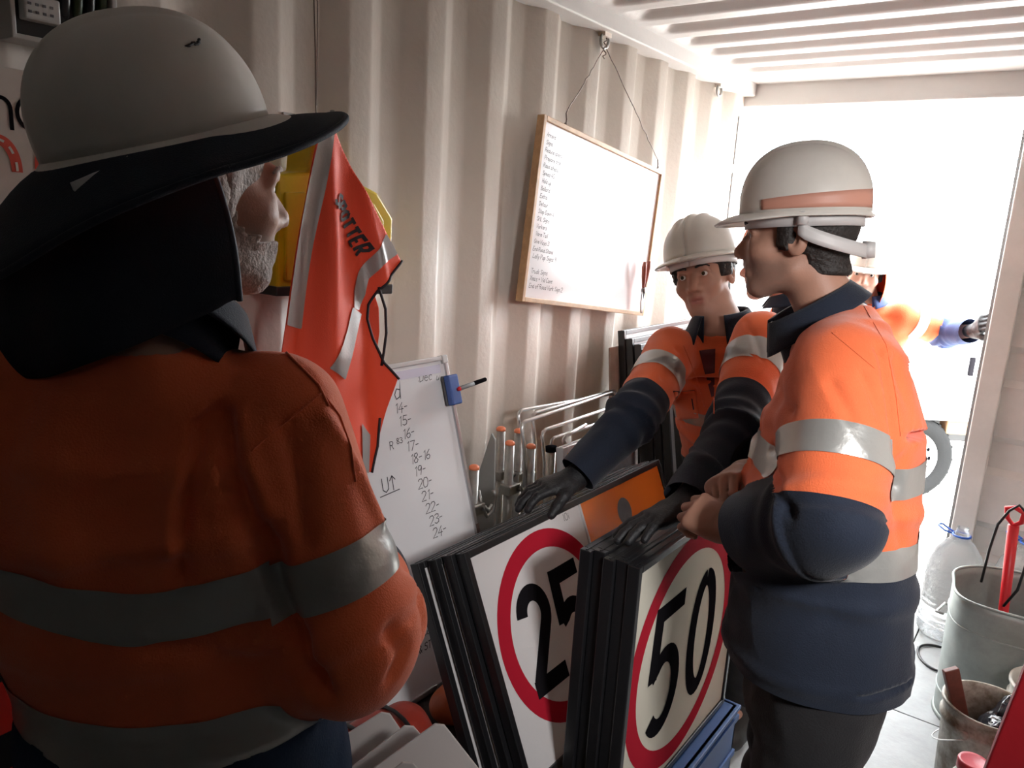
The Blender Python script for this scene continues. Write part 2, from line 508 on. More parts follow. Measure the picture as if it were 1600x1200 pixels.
# lashing rings welded under the rail
def lashing(y):
    t = thing('lashing_ring', 'x', 'hook', (0.0, y, 2.345))
    MB().box(-0.036, 0.030, -0.022, 0.022, -0.014, 0.0).build('weld_plate', paint, t)
    mb = MB(); mb.tube([(0.016, 0.026*math.cos(a), -0.026+0.024*math.sin(a)) for a in np.linspace(0, 2*PI, 18)[:-1]], 0.0055, 8, closed=True)
    mb.build('ring', steel_dull, t, True)
    return t
l1 = lashing(2.475); l1['label'] = 'steel lashing ring under the top rail holding the whiteboard wire'
l2 = lashing(3.52); l2['label'] = 'empty steel lashing ring under the rail near the doorway'
for l in (l1, l2): l['group'] = 'lashing rings under the top rail'

wr = corr_wall('wall_right', corr_profile(1.50, 3.88), 0.0, 2.42, lambda y, d, z: (2.345-d, y, z), paint)
# unseen rear walls, made dark to cut bounce light on the front man
bounce_cut = mat('dark_bounce_cut', (0.05, 0.040, 0.035), 0.7, var=.3, vscale=6)
wr2 = MB().box(2.33, 2.41, -2.05, 1.51, 0.0, 2.42).build('wall_right_rear', bounce_cut); tag(wr2, kind='structure')
wb = MB().box(-0.06, 2.41, -2.06, -2.0, -0.2, 2.45).build('wall_back', bounce_cut); tag(wb, kind='structure')

# roof: transverse pressed corrugations that die out before each rail
RP = 0.204
def roof_h(x, y):
    p = ((y-2.466) % RP)/RP
    s = min(1, max(0, (x-0.085)/0.05))*min(1, max(0, (2.27-x)/0.05))
    def ss(a, b, t):
        t = min(1, max(0, (t-a)/(b-a))); return t*t*(3-2*t)
    up = ss(0.0, 0.15, p)*(1-ss(0.50, 0.65, p))
    if y > 3.70: up = 0
    return 2.402+0.034*s*up
ys = np.arange(-2.02, 3.9, RP/20); xs = [0.0, .05, .085, .095, .105, .115, .125, .135, .16]+list(np.linspace(.3, 2.1, 8))+[2.20, 2.22, 2.23, 2.24, 2.25, 2.26, 2.27, 2.36]
V = [(x, y, roof_h(x, y)) for y in ys for x in xs]; nx = len(xs)
F = [(j*nx+i, (j+1)*nx+i, (j+1)*nx+i+1, j*nx+i+1) for j in range(len(ys)-1) for i in range(nx-1)]
ro = make('ceiling', V, F, paint_roof, None, True); tag(ro, kind='structure'); solid(ro, 0.004, -1)
rs = MB().box(-0.08, 2.43, -2.08, 3.99, 2.47, 2.50).build('trim_4', paint_roof); tag(rs, kind='structure')
tr = MB().box(2.30, 2.42, -2.05, 3.9, 2.345, 2.47).build('trim_5', paint_roof); tag(tr, kind='structure')
hd = MB().box(-0.05, 2.42, 3.885, 3.99, 2.298, 2.48).build('trim_6', paint_roof); tag(bevel(hd, .008, 3), kind='structure')

# floor: painted plywood sheets screwed to the bearers
fl = MB().box(-0.05, 2.40, -2.05, 3.80, -0.20, -0.018).build('floor', steel_dull); tag(fl, kind='structure')
G = 0.0025
def sheet_panel(x0, x1, y0, y1):
    o = MB().box(x0+G, x1-G, y0+G, y1-G, -0.018, 0.0).build('floor_panel', floor_paint, fl); bevel(o, .002); return o
lefts = [-2.0, -.74, 1.70, 3.80]; rights = [-2.0, .49, 2.93, 3.80]
for a, b in zip(lefts, lefts[1:]): sheet_panel(0.0, 1.172, a, b)
for a, b in zip(rights, rights[1:]): sheet_panel(1.172, 2.34, a, b)
scr0 = None
for x in (1.195, 1.48, 1.80, 1.148):
    for y in (1.9, 2.2, 2.5, 2.78, 2.90, 2.96, 3.22, 3.5, 3.72):
        if x == 1.148 and y in (2.90, 2.96): continue
        if scr0 is None:
            scr0 = MB().lathe([(0.0, 0.0012), (0.003, 0.0011), (0.0062, 0.0)], 12, capb=False).build('screw', steel_dull, fl)
            s = scr0
        else:
            s = scr0.copy(); COL.objects.link(s)
        s.location = (x+random.uniform(-.006, .006), y+random.uniform(-.01, .01), 0.0004)
si = MB().box(-0.05, 2.40, 3.80, 3.96, -0.20, -0.004).build('trim_7', steel_dull); tag(bevel(si, .004), kind='structure')

# right-hand door leaf, closed: tube frame around an inset pressed panel
dr = MB().box(1.203, 1.292, 3.885, 3.945, 0.02, 2.29).build('door_1', paint_door); tag(bevel(dr, .006, 3), kind='structure')
for z0, z1 in ((0.02, 0.12), (2.20, 2.29)):
    bevel(MB().box(1.292, 2.34, 3.89, 3.94, z0, z1).build('door_rail', paint_door, dr), .005)
bevel(MB().box(2.26, 2.345, 3.885, 3.945, 0.12, 2.20).build('door_rail', paint_door, dr), .005)
V = []; F = []
prof = [(0.12, 0)]
for k in range(5):
    z = 0.30+k*0.40
    prof += [(z, 0), (z+.03, .022), (z+.15, .022), (z+.18, 0)]
prof += [(2.20, 0)]
for z, d in prof: V += [(1.285, 3.925+d, z), (2.28, 3.925+d, z)]
for i in range(len(prof)-1): F.append((2*i, 2*i+1, 2*i+3, 2*i+2))
solid(make('door_panel', V, F, paint_door, dr), .003, 0)
g = MB().box(1.188, 1.204, 3.93, 3.95, .03, 2.28).build('door_gasket', gasket, dr)

# outside: pale gravel yard
gravel = mat('pale_gravel', (0.74, 0.71, 0.66), 0.9, bump=0.5, bscale=30, var=0.15, vscale=2)
gp = MB().add([(-40, -30, -.29), (40, -30, -.29), (40, 60, -.29), (-40, 60, -.29)], [(0, 1, 2, 3)]).build('ground', gravel); tag(gp, kind='structure')
# ================================================================ people
def nrm(v): v = np.array(v, float); return v/np.linalg.norm(v)
orange = mat('hi_vis_orange', (0.84, 0.165, 0.055), 0.75, bump=0.35, bscale=420, var=0.10, vscale=9, sheen=0.25, spec=0.25)
navy = mat('navy_cotton', (0.012, 0.018, 0.034), 0.8, bump=0.35, bscale=420, var=0.2, vscale=9, sheen=0.15, spec=0.25)
charcoal = mat('charcoal_work_trousers', (0.022, 0.021, 0.023), 0.8, bump=0.35, bscale=300, var=0.25, vscale=8, sheen=0.1, spec=0.25)
denim = mat('blue_denim', (0.022, 0.042, 0.085), 0.8, bump=0.35, bscale=300, var=0.25, vscale=10, spec=0.2)
tape = mat('reflective_tape', (0.46, 0.46, 0.44), 0.34, 0.55, bump=0.18, bscale=90)
hat_white = mat('white_hat_plastic', (0.74, 0.70, 0.64), 0.38, bump=0.05, bscale=40, var=0.08, vscale=10)
hat_orange = mat('orange_hat_plastic', (0.80, 0.16, 0.05), 0.38)
plastic_grey = mat('grey_plastic', (0.55, 0.53, 0.52), 0.45)
glove_black = mat('black_glove', (0.010, 0.010, 0.012), 0.55, bump=0.4, bscale=250)
eye_white = mat('eye_white', (0.72, 0.69, 0.66), 0.2)
eye_iris = mat('eye_iris', (0.05, 0.035, 0.025), 0.15)
dark_hair = mat('dark_hair', (0.018, 0.013, 0.011), 0.6, bump=0.9, bscale=160)
grey_hair = mat('grey_stubble_hair', (0.34, 0.30, 0.27), 0.7, bump=0.9, bscale=180)
button_m = mat('shirt_button', (0.6, 0.3, 0.2), 0.4)

def head_basis(fwd, roll=0.0):
    f = nrm(fwd); u = np.array([0, 0, 1.0]); r = nrm(np.cross(f, u)); u = np.cross(r, f)
    if roll:
        c, s = math.cos(roll), math.sin(roll)
        r, u = r*c-u*s, u*c+r*s
    return np.stack([r, f, u], 1)      # columns: right, forward, up

def head_prims(c, R, sc=1.0, stern=0.0):
    c = np.array(c, float)
    W = lambda x, y, z: c+R@(np.array([x, y, z])*sc)
    E = lambda p, r: Ell(W(*p), R, np.array(r)*sc)
    C = lambda a, b, ra, rb=None: Cap(W(*a), W(*b), ra*sc, (ra if rb is None else rb)*sc)
    big = [E((0, -.018, .030), (.076, .098, .094)), E((0, .030, -.030), (.060, .068, .082)),
           C((.046, .000, -.066), (.018, .062, -.100), .020, .018), C((-.046, .000, -.066), (-.018, .062, -.100), .020, .018),
           E((0, .064, -.100), (.026, .026, .021)), E((.040, .060, -.028), (.026, .026, .022)), E((-.040, .060, -.028), (.026, .026, .022))]
    fine = [C((-.034, .080, .021), (.034, .080, .021), .013), C((0, .086, .008), (0, .108, -.028), .0085, .0125),
            E((0, .109, -.034), (.012, .012, .010)), E((.013, .097, -.037), (.009, .012, .009)), E((-.013, .097, -.037), (.009, .012, .009)),
            C((0, .088, -.047), (0, .0895, -.058), .0115), C((.017, .0835, .0105), (.032, .0860, .0140), .0050), C((.032, .0860, .0140), (.047, .0775, .0095), .0050), C((-.017, .0835, .0105), (-.032, .0860, .0140), .0050), C((-.032, .0860, .0140), (-.047, .0775, .0095), .0050),
            C((.018, .0830, -.0068), (.046, .0775, -.0060), .0044), C((-.018, .0830, -.0068), (-.046, .0775, -.0060), .0044), C((-.018, .087, -.064), (.018, .087, -.064), .0075), C((-.015, .085, -.075), (.015, .085, -.075), .0085),
            E((.079, -.010, -.008), (.011, .021, .032)), E((-.079, -.010, -.008), (.011, .021, .032))]
    sock = [E((.032, .098, .003), (.018, .017, .0112)), E((-.032, .098, .003), (.018, .017, .0112)),
            E((.0865, -.004, -.004), (.007, .010, .017)), E((-.0865, -.004, -.004), (.007, .010, .017)),
            E((0, .101, -.0695), (.022, .012, .0022)), E((.007, .107, -.046), (.0045, .005, .003)), E((-.007, .107, -.046), (.0045, .005, .003))]
    fb = union(big, .022*sc); ff = union(fine, .006*sc); fs = union(sock, .003*sc)
    def f(P):
        d = smin(fb(P), ff(P), .012*sc)
        return smax(d, -fs(P), .004*sc)
    return f, W

def hand_prims(wr, d, n, side, curls, thumb=(.5, .75, .35), sc=1.0, tcurl=.5):
    """wr wrist, d towards the knuckles, n direction the palm faces, side +1/-1 gives the thumb side = side*(n x d)"""
    wr = np.array(wr, float); d = nrm(d); n = np.array(n, float); n = nrm(n-d*(n@d)); t = side*np.cross(n, d)
    pr = [Loft([(wr-d*.01*sc, t, .026*sc, .019*sc), (wr+d*.035*sc, t, .036*sc, .019*sc), (wr+d*.085*sc, t, .041*sc, .016*sc)], .01)]
    palm = [Cap(wr, wr+d*.04*sc+t*.016*sc, .021*sc, .018*sc), Cap(wr+d*.02*sc+n*.006*sc-t*.016*sc, wr+d*.07*sc-t*.022*sc+n*.004*sc, .018*sc, .015*sc)]
    fing = []
    L = [.080, .088, .083, .066]; rr = [.0098, .0102, .0098, .0086]
    for i in range(4):
        o = (.030, .010, -.011, -.031)[i]
        b = wr+d*(.086-.006*abs(i-1.2))*sc+t*o*sc
        a = 0.0; dirv = d+t*(.10, .03, -.04, -.12)[i]; dirv = nrm(dirv); p = b
        cs = curls[i] if hasattr(curls[i], '__len__') else (curls[i], curls[i]*1.1, curls[i]*.7)
        chain = []
        for s, (fr, cu) in enumerate(zip((.48, .30, .22), cs)):
            a += cu
            q = p+(dirv*math.cos(a)+n*math.sin(a))*L[i]*fr*sc
            r0 = rr[i]*(1.0-.10*s)*sc; chain.append(Cap(p, q, r0, r0*.92)); p = q
        fing.append(union([Cap(b-d*.03*sc, b, rr[i]*1.02*sc, rr[i]*1.08*sc)]+chain, .003))
    tb = wr+d*.022*sc+t*.028*sc+n*.006*sc
    td = nrm(t*thumb[0]+d*thumb[1]+n*thumb[2]); m1 = tb+td*.042*sc
    td2 = nrm(td+n*tcurl-t*tcurl*.5+d*.2); m2 = m1+td2*.033*sc; td3 = nrm(td2+n*tcurl*.4-t*tcurl*.3); m3 = m2+td3*.026*sc
    th = union([Cap(wr+d*.01*sc+t*.015*sc, tb, .018*sc, .016*sc), Cap(tb, m1, .0155*sc, .0125*sc), Cap(m1, m2, .0120*sc, .0112*sc), Cap(m2, m3, .0112*sc, .0088*sc)], .006)
    pf = union(pr+palm, .016); ff = fing
    def f(P):
        dd = pf(P)
        fi = ff[0](P)
        for q in ff[1:]: fi = smin(fi, q(P), .0025)
        dd = smin(dd, fi, .007)
        return smin(dd, th(P), .008)
    return f

def bounds(pts, pad):
    a = np.array(pts); return a.min(0)-pad, a.max(0)+pad

def pieces(V, T):
    T = np.asarray(T); p = np.arange(len(V))
    for _ in range(400):
        m = p[T].min(1); q = p.copy()
        np.minimum.at(q, T[:, 0], m); np.minimum.at(q, T[:, 1], m); np.minimum.at(q, T[:, 2], m)
        q = q[q]
        if (q == p).all(): break
        p = q
    lab = p[T[:, 0]]; out = []
    for l in np.unique(lab):
        t = T[lab == l]
        if len(t) < 40: continue
        u, inv = np.unique(t, return_inverse=True); out.append((V[u], inv.reshape(-1, 3)))
    return out

class Person:
    """joints in world space; builds body, then clothing children"""
    def __init__(s, label, loc, group=None):
        s.root = thing('person', label, 'person', loc, group=group)
    def sections(s, secs): s.secs = secs
    def body(s, mskin, h, lo, hi):
        J = s.J
        hf, s.W = head_prims(s.hc, s.R, s.hs)
        tor = Loft([(c, u, w*(.74 if i < 2 else .90), d*(.70 if i < 2 else .88)) for i, (c, u, w, d) in enumerate(s.secs)], .02)
        limbs = [Cap(J['neck'], s.W(0, -.025, -.055), .060, .054)]
        f1 = union([tor]+[(x, .03) for x in limbs], .03)
        arms = []
        for sd in 'LR':
            arms.append(union([Cap(J['sh'+sd], J['el'+sd], .056, .043), Cap(J['el'+sd], J['wr'+sd], .044, .027)], .015))
        legs = []
        for sd in 'LR':
            if 'hip'+sd in J:
                k = nrm(np.array(J['toe'+sd])-np.array(J['an'+sd]))
                legs.append(union([Cap(J['hip'+sd], J['kn'+sd], .088, .058), Cap(J['kn'+sd], J['an'+sd], .058, .038), Cap(J['an'+sd], J['toe'+sd], .042, .034)], .02))
        hands = s.hands
        def f(P):
            d = smin(f1(P), hf(P), .02)
            for a in arms: d = smin(d, a(P), .035)
            for a in legs: d = smin(d, a(P), .04)
            for a in hands: d = smin(d, a(P), .008)
            return d
        V, Q = mesh_sdf(f, lo, hi, h)
        V = smooth_verts(V, Q, 1, .3)
        L = (V-s.hc)@s.R/s.hs
        g = lambda x, a, b: np.clip((x-a)/(b-a), 0, 1)
        lip = np.exp(-((L[:, 0]/.021)**4))*np.exp(-(((L[:, 2]+.0695)/.0115)**4))*(L[:, 1] > .07)
        st = g(-L[:, 2], .035, .055)*g(L[:, 1], -.02, .02)*g(-L[:, 2], .14, .115)*(1-lip)*(np.abs(L[:, 0]) < .1)*(L[:, 2] > -.14)
        st = np.maximum(st*np.clip(1.1-0.0*L[:, 0], 0, 1), 0)
        s.bodyobj = make('body', V, Q, mskin, s.root, True, True, {'lip': lip*.8, 'stubble': st*s.stub})
        return s.bodyobj
    def eyes(s, look=(0, 1, 0), brow=None):
        for sx in (-1, 1):
            mb = MB(); c = s.W(.032*sx, .0748, .0032)
            V, F = grid(lambda u, v: tuple(c+.0125*s.hs*np.array([math.sin(v*PI)*math.cos(u*2*PI), math.sin(v*PI)*math.sin(u*2*PI), math.cos(v*PI)])), 16, 10)
            e = make('eye', V, F, eye_white, s.root, True, True)
            lk = s.R@nrm(look); a = nrm(np.cross(lk, [0, 0, 1])); b = np.cross(a, lk)
            V2 = [c+lk*.0130*s.hs]; 
            for j in range(14):
                q = 2*PI*j/14; V2.append(c+(lk*.0117+(a*math.cos(q)+b*math.sin(q))*.0056)*s.hs)
            make('iris', V2, [(0, j+1, (j+1) % 14+1) for j in range(14)], eye_iris, e, True, True)
            if brow:
                m2 = MB(); m2.tube([s.W(sx*.014, .0955, .0245), s.W(sx*.028, .0955, .0285), s.W(sx*.042, .086, .0270), s.W(sx*.050, .078, .022)], [.0032, .0042, .0035, .0018], 8)
                m2.build('eyebrow', brow, s.root, True, True)
    def hair(s, m, cutf, off=.009, h=.004, name='hair', curl=0.0):
        """hair shell over the cranium kept where cutf(local head coords)>0"""
        W = s.W; R = s.R; hs = s.hs
        cr = [Ell(W(0, -.018, .030), R, np.array((.076+off, .098+off, .094+off))*hs), Cap(W(0, -.035, -.03), W(0, -.06, -.07), (.058+off*.4)*hs, (.050+off*.4)*hs),
              Cap(W(.070, .012, .02), W(.072, .010, -.025), .012*hs+off*.2), Cap(W(-.070, .012, .02), W(-.072, .010, -.025), .012*hs+off*.2)]
        f0 = union(cr, .02)
        def f(P):
            L = (P-s.hc)@R/hs
            d = f0(P)
            if curl: d = d-curl*(np.sin(L[:, 0]*260+np.sin(L[:, 2]*150)*2)*np.sin(L[:, 2]*240+np.sin(L[:, 1]*170)*2))
            return smax(d, -cutf(L)*hs, .006)
        lo = s.hc-.16; hi = s.hc+.16
        V, Q = mesh_sdf(f, lo, hi, h)
        return make(name, V, Q, m, s.root, True, True)
    # ---- garments
    def shirt(s, h, lo, hi, m_top, m_low, axis0, axis1, hem_split, slv_split, slv_end, tapes_torso, tapes_sleeve, rad=(.080, .070, .058),
              folds=None, seed=0, amp=.006, tilt=None, infl=0.0, under=None):
        J = s.J
        tor = Loft([(c, u, w+infl, d+infl) for c, u, w, d in s.secs], .03)
        arms = {}
        for sd in 'LR':
            arms[sd] = (Cap(J['sh'+sd], J['el'+sd], rad[0], rad[1]), Cap(J['el'+sd], J['wr'+sd], rad[1], rad[2]))
        af = {sd: union(list(arms[sd]), .03) for sd in 'LR'}
        f = lambda P: smin(smin(tor(P), af['L'](P), .045), af['R'](P), .045)
        V, Q = mesh_sdf(f, lo, hi, h)
        V = smooth_verts(V, Q, 2, .5)
        def at(P):
            dt = tor(P); dl = af['L'](P); dr = af['R'](P)
            tt = {}
            for sd in 'LR':
                a, b = arms[sd]; da, db = a(P), b(P)
                tt[sd] = np.where(da <= db, np.clip(a.t(P), -.5, 1), 1+np.clip(b.t(P), 0, 1.5))
            return dt, dl, dr, tt['L'], tt['R']
        N = vnormals(V, Q)
        dt, dl, dr, tl, t_r = at(V)
        disp = np.zeros(len(V))
        for i, p in enumerate(V):
            q = Vector((p[0]*7+seed*3.1, p[1]*7, p[2]*4.2))
            a1 = noise.noise(q); a2 = noise.noise(Vector((p[0]*17+a1*1.6, p[1]*17+seed, p[2]*9+a1)))
            disp[i] = amp*(1.0*(1-2*abs(a1)**.8)*.7+.55*a2)
        # bunching near the elbows and at the waist
        for tv, dd in ((tl, dl), (t_r, dr)):
            wgt = np.exp(-((tv-1.0)/.28)**2)*np.clip(1-(dd-np.minimum(dt, dd))/.03, 0, 1)
            disp += wgt*.0055*np.sin(tv*34+V[:, 2]*25+V[:, 0]*18)
        V = V+N*disp[:, None]
        if folds:
            tmp = BVHTree.FromPolygons([Vector(p) for p in V], [list(map(int, q)) for q in Q])
            for poly, wd, dep in folds:
                d = np.full(len(V), 9.0)
                if len(poly[0]) == 2:      # fold line given by where it shows: find it on the cloth
                    pts = []
                    for (a, b) in poly:
                        h_ = tmp.ray_cast(CAM, (cR*((a-800)/1200)+cD*((b-600)/1200)+cF).normalized())
                        if h_[0] is not None: pts.append(tuple(h_[0]))
                    if len(pts) < 2: continue
                    poly = pts
                pp = np.array(poly, float)
                for a, b in zip(pp, pp[1:]):
                    e = b-a; t = np.clip(((V-a)@e)/(e@e), 0, 1)
                    d = np.minimum(d, np.linalg.norm(V-a-t[:, None]*e, axis=1))
                V = V+N*(dep*np.exp(-(d/wd)**2))[:, None]
        N = vnormals(V, Q)
        ax = np.array(axis1, float)-np.array(axis0, float); AL = np.linalg.norm(ax); ax /= AL
        hh = ((V-np.array(axis0))@ax)
        if tilt is not None: hh = hh+tilt(V)
        isl = dt-dl; isr = dt-dr
        s.bvh = BVHTree.FromPolygons([Vector(p) for p in V], [list(map(int, q)) for q in Q])
        A = np.column_stack([V, N, hh, isl, isr, tl, t_r])
        T = tris(Q)
        # open cuffs and hem
        def arm_field(A): return np.minimum(np.where(A[:, 7] > 0, slv_end['L']-A[:, 9], 1.0), np.where(A[:, 8] > 0, slv_end['R']-A[:, 10], 1.0))
        A, T = clip(A, T, arm_field(A), 0.0)
        A, T = clip(A, T, np.where((A[:, 7] > 0) | (A[:, 8] > 0), 1.0, A[:, 6]), 0.0)
        def low_field(A):
            t1 = np.where(A[:, 7] > 0, (A[:, 9]-slv_split['L'])*.3, -1.0); t2 = np.where(A[:, 8] > 0, (A[:, 10]-slv_split['R'])*.3, -1.0)
            t3 = np.where((A[:, 7] > 0) | (A[:, 8] > 0), -1.0, hem_split-A[:, 6])
            return np.maximum(np.maximum(t1, t2), t3)
        lf = low_field(A)
        At, Tt = clip(A, T, lf, 0.0, False)
        sh = make('shirt', At[:, :3], Tt, m_top, s.root, True, True); s.shirtobj = sh
        if (lf > 0).any():
            Al, Tl = clip(A, T, lf, 0.0, True)
            
            for pv, pt in pieces(Al[:, :3], Tl): make('navy_panel', pv, pt, m_low, sh, True, True)
        def band(Ax, Tx, col, a, b):
            Ax, Tx = clip(Ax, Tx, Ax[:, col], a); 
            if len(Tx) == 0: return
            Ax, Tx = clip(Ax, Tx, Ax[:, col], b, False)
            if len(Tx) == 0: return
            for pv, pt in pieces(Ax[:, :3]+Ax[:, 3:6]*.0022, Tx): make('reflective_tape', pv, pt, tape, sh, True, True)
        Ato, Tto = clip(A, T, np.maximum(A[:, 7], A[:, 8]), 0.0, False)
        for a, b in tapes_torso: band(Ato, Tto, 6, a, b)
        for sd, a, b in tapes_sleeve:
            c0, c1 = (7, 9) if sd == 'L' else (8, 10)
            Aa, Ta = clip(A, T, A[:, c0], 0.0)
            if len(Ta): band(Aa, Ta, c1, a, b)
        return sh
    def collar(s, m, base, top, fwd, a0, b0, a1, b1, open_deg=30, fold=.035, flare=.020, drop=0.0):
        base = np.array(base, float); top = np.array(top, float); u = nrm(top-base); f = nrm(np.array(fwd)-u*(np.array(fwd)@u)); r = np.cross(f, u)
        rows = []
        def pt(ang, k, out, dz):
            a = a0+(a1-a0)*k; b = b0+(b1-b0)*k
            return base+(top-base)*k+u*dz+(r*math.sin(ang)*(a+out)+f*math.cos(ang)*(b+out))
        def fn(U, Vv):
            ang = math.radians(open_deg+U*(360-2*open_deg))
            fr = abs(math.cos(ang/2))**6      # near the front opening
            if Vv < .45:
                k = Vv/.45; return tuple(pt(ang, k, 0, 0))
            k = (Vv-.45)/.55
            return tuple(pt(ang, 1-k*(fold/np.linalg.norm(top-base)), .006+flare*k*(1+fr), -drop*k*fr))
        V, F = grid(fn, 48, 12)
        o = make('collar', V, F, m, s.shirtobj, True, True); solid(o, .0025, 0)
        return o
    def trousers(s, m, h, lo, hi, top_z, seed=0, wl=(.165, .125), up=.02):
        J = s.J
        hips = (np.array(J['hipL'])+np.array(J['hipR']))/2
        c0 = s.secs[0]
        pr = [Loft([(hips+np.array([0, 0, -.02]), c0[1], wl[0], wl[1]), (np.array(c0[0])+np.array([0, 0, up]), c0[1], wl[0], wl[1])], .02)]
        for sd in 'LR': pr += [Cap(J['hip'+sd], J['kn'+sd], .106, .078), Cap(J['kn'+sd], J['an'+sd], .078, .062)]
        f0 = union(pr, .04)
        zb = J['anL'][2]-.02
        f = lambda P: np.maximum(f0(P), zb-P[:, 2])
        V, Q = mesh_sdf(f, lo, hi, h)
        N = vnormals(V, Q); dd = np.array([.006*(1-2*abs(noise.noise(Vector((p[0]*8+seed, p[1]*8, p[2]*5)))))+.003*noise.noise(Vector(p)*22) for p in V])
        kz = (J['knL'][2]); dd += .006*np.exp(-((V[:, 2]-kz)/.12)**2)*np.sin(V[:, 2]*70+V[:, 0]*20)
        V = V+N*dd[:, None]
        return make('trousers', V, Q, m, s.root, True, True)
    def boots(s, m):
        for sd in 'LR':
            a = np.array(s.J['an'+sd]); t = np.array(s.J['toe'+sd]); z0 = s.floor
            k = nrm((t-a)*[1, 1, 0]); up = np.array([0, 0, 1.0])
            f0 = union([Cap(a+up*.03, a-up*.01, .056, .052), Cap(np.array([a[0], a[1], z0+.045])-k*.03, np.array([t[0], t[1], z0+.042]), .048, .046), Cap(a, np.array([t[0], t[1], z0+.05])-k*.06, .05, .045)], .03)
            f = lambda P: np.maximum(f0(P), z0+.002-P[:, 2])
            lo, hi = bounds([a, t], .14)
            V, Q = mesh_sdf(f, lo, hi, .007)
            make('boot', V, Q, m, s.root, True, True)

    def gloves(s, fs, m, boxes, h=.004, infl=.0025, cuffs=None):
        for k, (f, (lo, hi)) in enumerate(zip(fs, boxes)):
            cf = Cap(*cuffs[k], .034, .031) if cuffs else None
            V, Q = mesh_sdf((lambda P: smin(f(P)-infl, cf(P), .012)) if cf else (lambda P: f(P)-infl), lo, hi, h)
            make('glove', V, Q, m, s.root, True, True)
    def onshirt(s, px, py, off=.002):
        x, y = (px-800)/1200, (py-600)/1200
        hit = s.bvh.ray_cast(CAM, (cR*x+cD*y+cF).normalized())
        return None if hit[0] is None else hit[0]+hit[1]*(off if hit[1].dot(CAM-hit[0]) > 0 else -off)
    def seam(s, pts, r=.0016, name='seam', m=None, n=8):
        P = []
        for (a, b), (c, d) in zip(pts, pts[1:]):
            for i in range(n):
                q = s.onshirt(a+(c-a)*i/n, b+(d-b)*i/n, r*.6)
                if q is not None: P.append(q)
        if len(P) > 2: return MB().tube(P, r, 6).build(name, m or orange, s.shirtobj, True, True)
    def patch(s, quad, name, m, off=.003, n=8, thick=.0015):
        (a, b, c, d) = quad; V = []
        for i in range(n+1):
            for j in range(n+1):
                u, v = i/n, j/n
                x = (a[0]*(1-u)+b[0]*u)*(1-v)+(d[0]*(1-u)+c[0]*u)*v; y = (a[1]*(1-u)+b[1]*u)*(1-v)+(d[1]*(1-u)+c[1]*u)*v
                q = s.onshirt(x, y, off)
                if q is None: return None
                V.append(q)
        F = [(i*(n+1)+j, (i+1)*(n+1)+j, (i+1)*(n+1)+j+1, i*(n+1)+j+1) for i in range(n) for j in range(n)]
        o = make(name, V, F, m, s.shirtobj, True, True); solid(o, thick, 0); return o
    # ---- hard hat
    def hardhat(s, m, pitch=0.0, ridge='single', z0=.040, H=.128, peak=.052, rim=.010, ax=.104, ay=.130, yc=-.012, drop=.016):
        cp, sp = math.cos(pitch), math.sin(pitch)
        def Wd(x, y, z):
            y2 = y*cp-(z)*sp; z2 = y*sp+z*cp
            return tuple(s.W(x, y2, z2))
        s.Wd = Wd
        def dome(u, v):          # v 0 crown .. 1 rim
            a = 2*PI*u; sn = math.sin(v*PI/2); cs = math.cos(v*PI/2)
            rr = sn**.86; zz = max(cs, 0)**.80
            x = ax*rr*math.sin(a); y = ay*rr*math.cos(a)+yc
            k = 0
            if ridge == 'single': k = .008*math.exp(-(x/.016)**4)*(1-v**6)
            elif ridge == 'triple':
                for xx in (-.036, 0, .036): k += .007*math.exp(-((x-xx)/.012)**4)*(1-v**5)
                k *= .4+.6*max(0, math.cos(v*PI/2))**.3
            return x*(1+k*3), y*(1+k*3), z0+H*zz+k*cs
        V, F = grid(lambda u, v: Wd(*dome(u, v)), 72, 26)
        sh = make('hard_hat', V, F, m, s.root, True, True); solid(sh, .003, 1)
        def brim(u, v):
            a = 2*PI*u; c = math.cos(a)
            p = max(0, (c-.15)/.85)
            wdt = rim+peak*(p**.8)*(1 if p > 0 else 0)
            x, y, z = dome(u, 1.0)
            dx, dy = math.sin(a), math.cos(a)*1.05
            return Wd(x+dx*wdt*v, y+dy*wdt*v, z-.003-drop*v*v*p-.006*v*(1-p)+.004*(1-v))
        V, F = grid(brim, 72, 6)
        b = make('brim', V, F, m, sh, True, True); solid(b, .0035, 0)
        V, F = grid(lambda u, v: Wd(ax*.90*math.sin(2*PI*u), ay*.92*math.cos(2*PI*u)+yc, z0-.004-.024*v), 48, 2)
        hb = make('headband', V, F, plastic_grey, sh, True, True); solid(hb, .0025, 0)
        s.hat = sh; s.dome = dome
        return sh
    def nape_strap(s, m=None):
        z0 = .032
        def fn(u, v):
            a = PI*.50+u*PI; k = math.sin(u*PI)
            return s.Wd(.096*math.sin(a), .118*math.cos(a)-.012-.004*k, z0-.050*k**.7-.030*v+.004*v*k)
        V, F = grid(fn, 30, 3)
        o = make('nape_strap', V, F, m or plastic_grey, s.hat, True, True); solid(o, .003, 0)
        mb = MB()
        def kn(a, z, r): return s.Wd(.0*a, -.135-r, z)
        mb.tube([s.Wd(0, -.126, -.028), s.Wd(0, -.150, -.028)], [.017, .015], 16)
        mb.build('ratchet_knob', m or plastic_grey, s.hat, True, True)
        for sx in (-1, 1):
            MB().tube([s.Wd(sx*.098, -.02, .045), s.Wd(sx*.099, -.02, .020)], .011, 10).build('strap_lug', m or plastic_grey, s.hat, True, True)
def v3(*a): return np.array(a, float)
def bez(pts, f): return [f(*p) for p in pts]

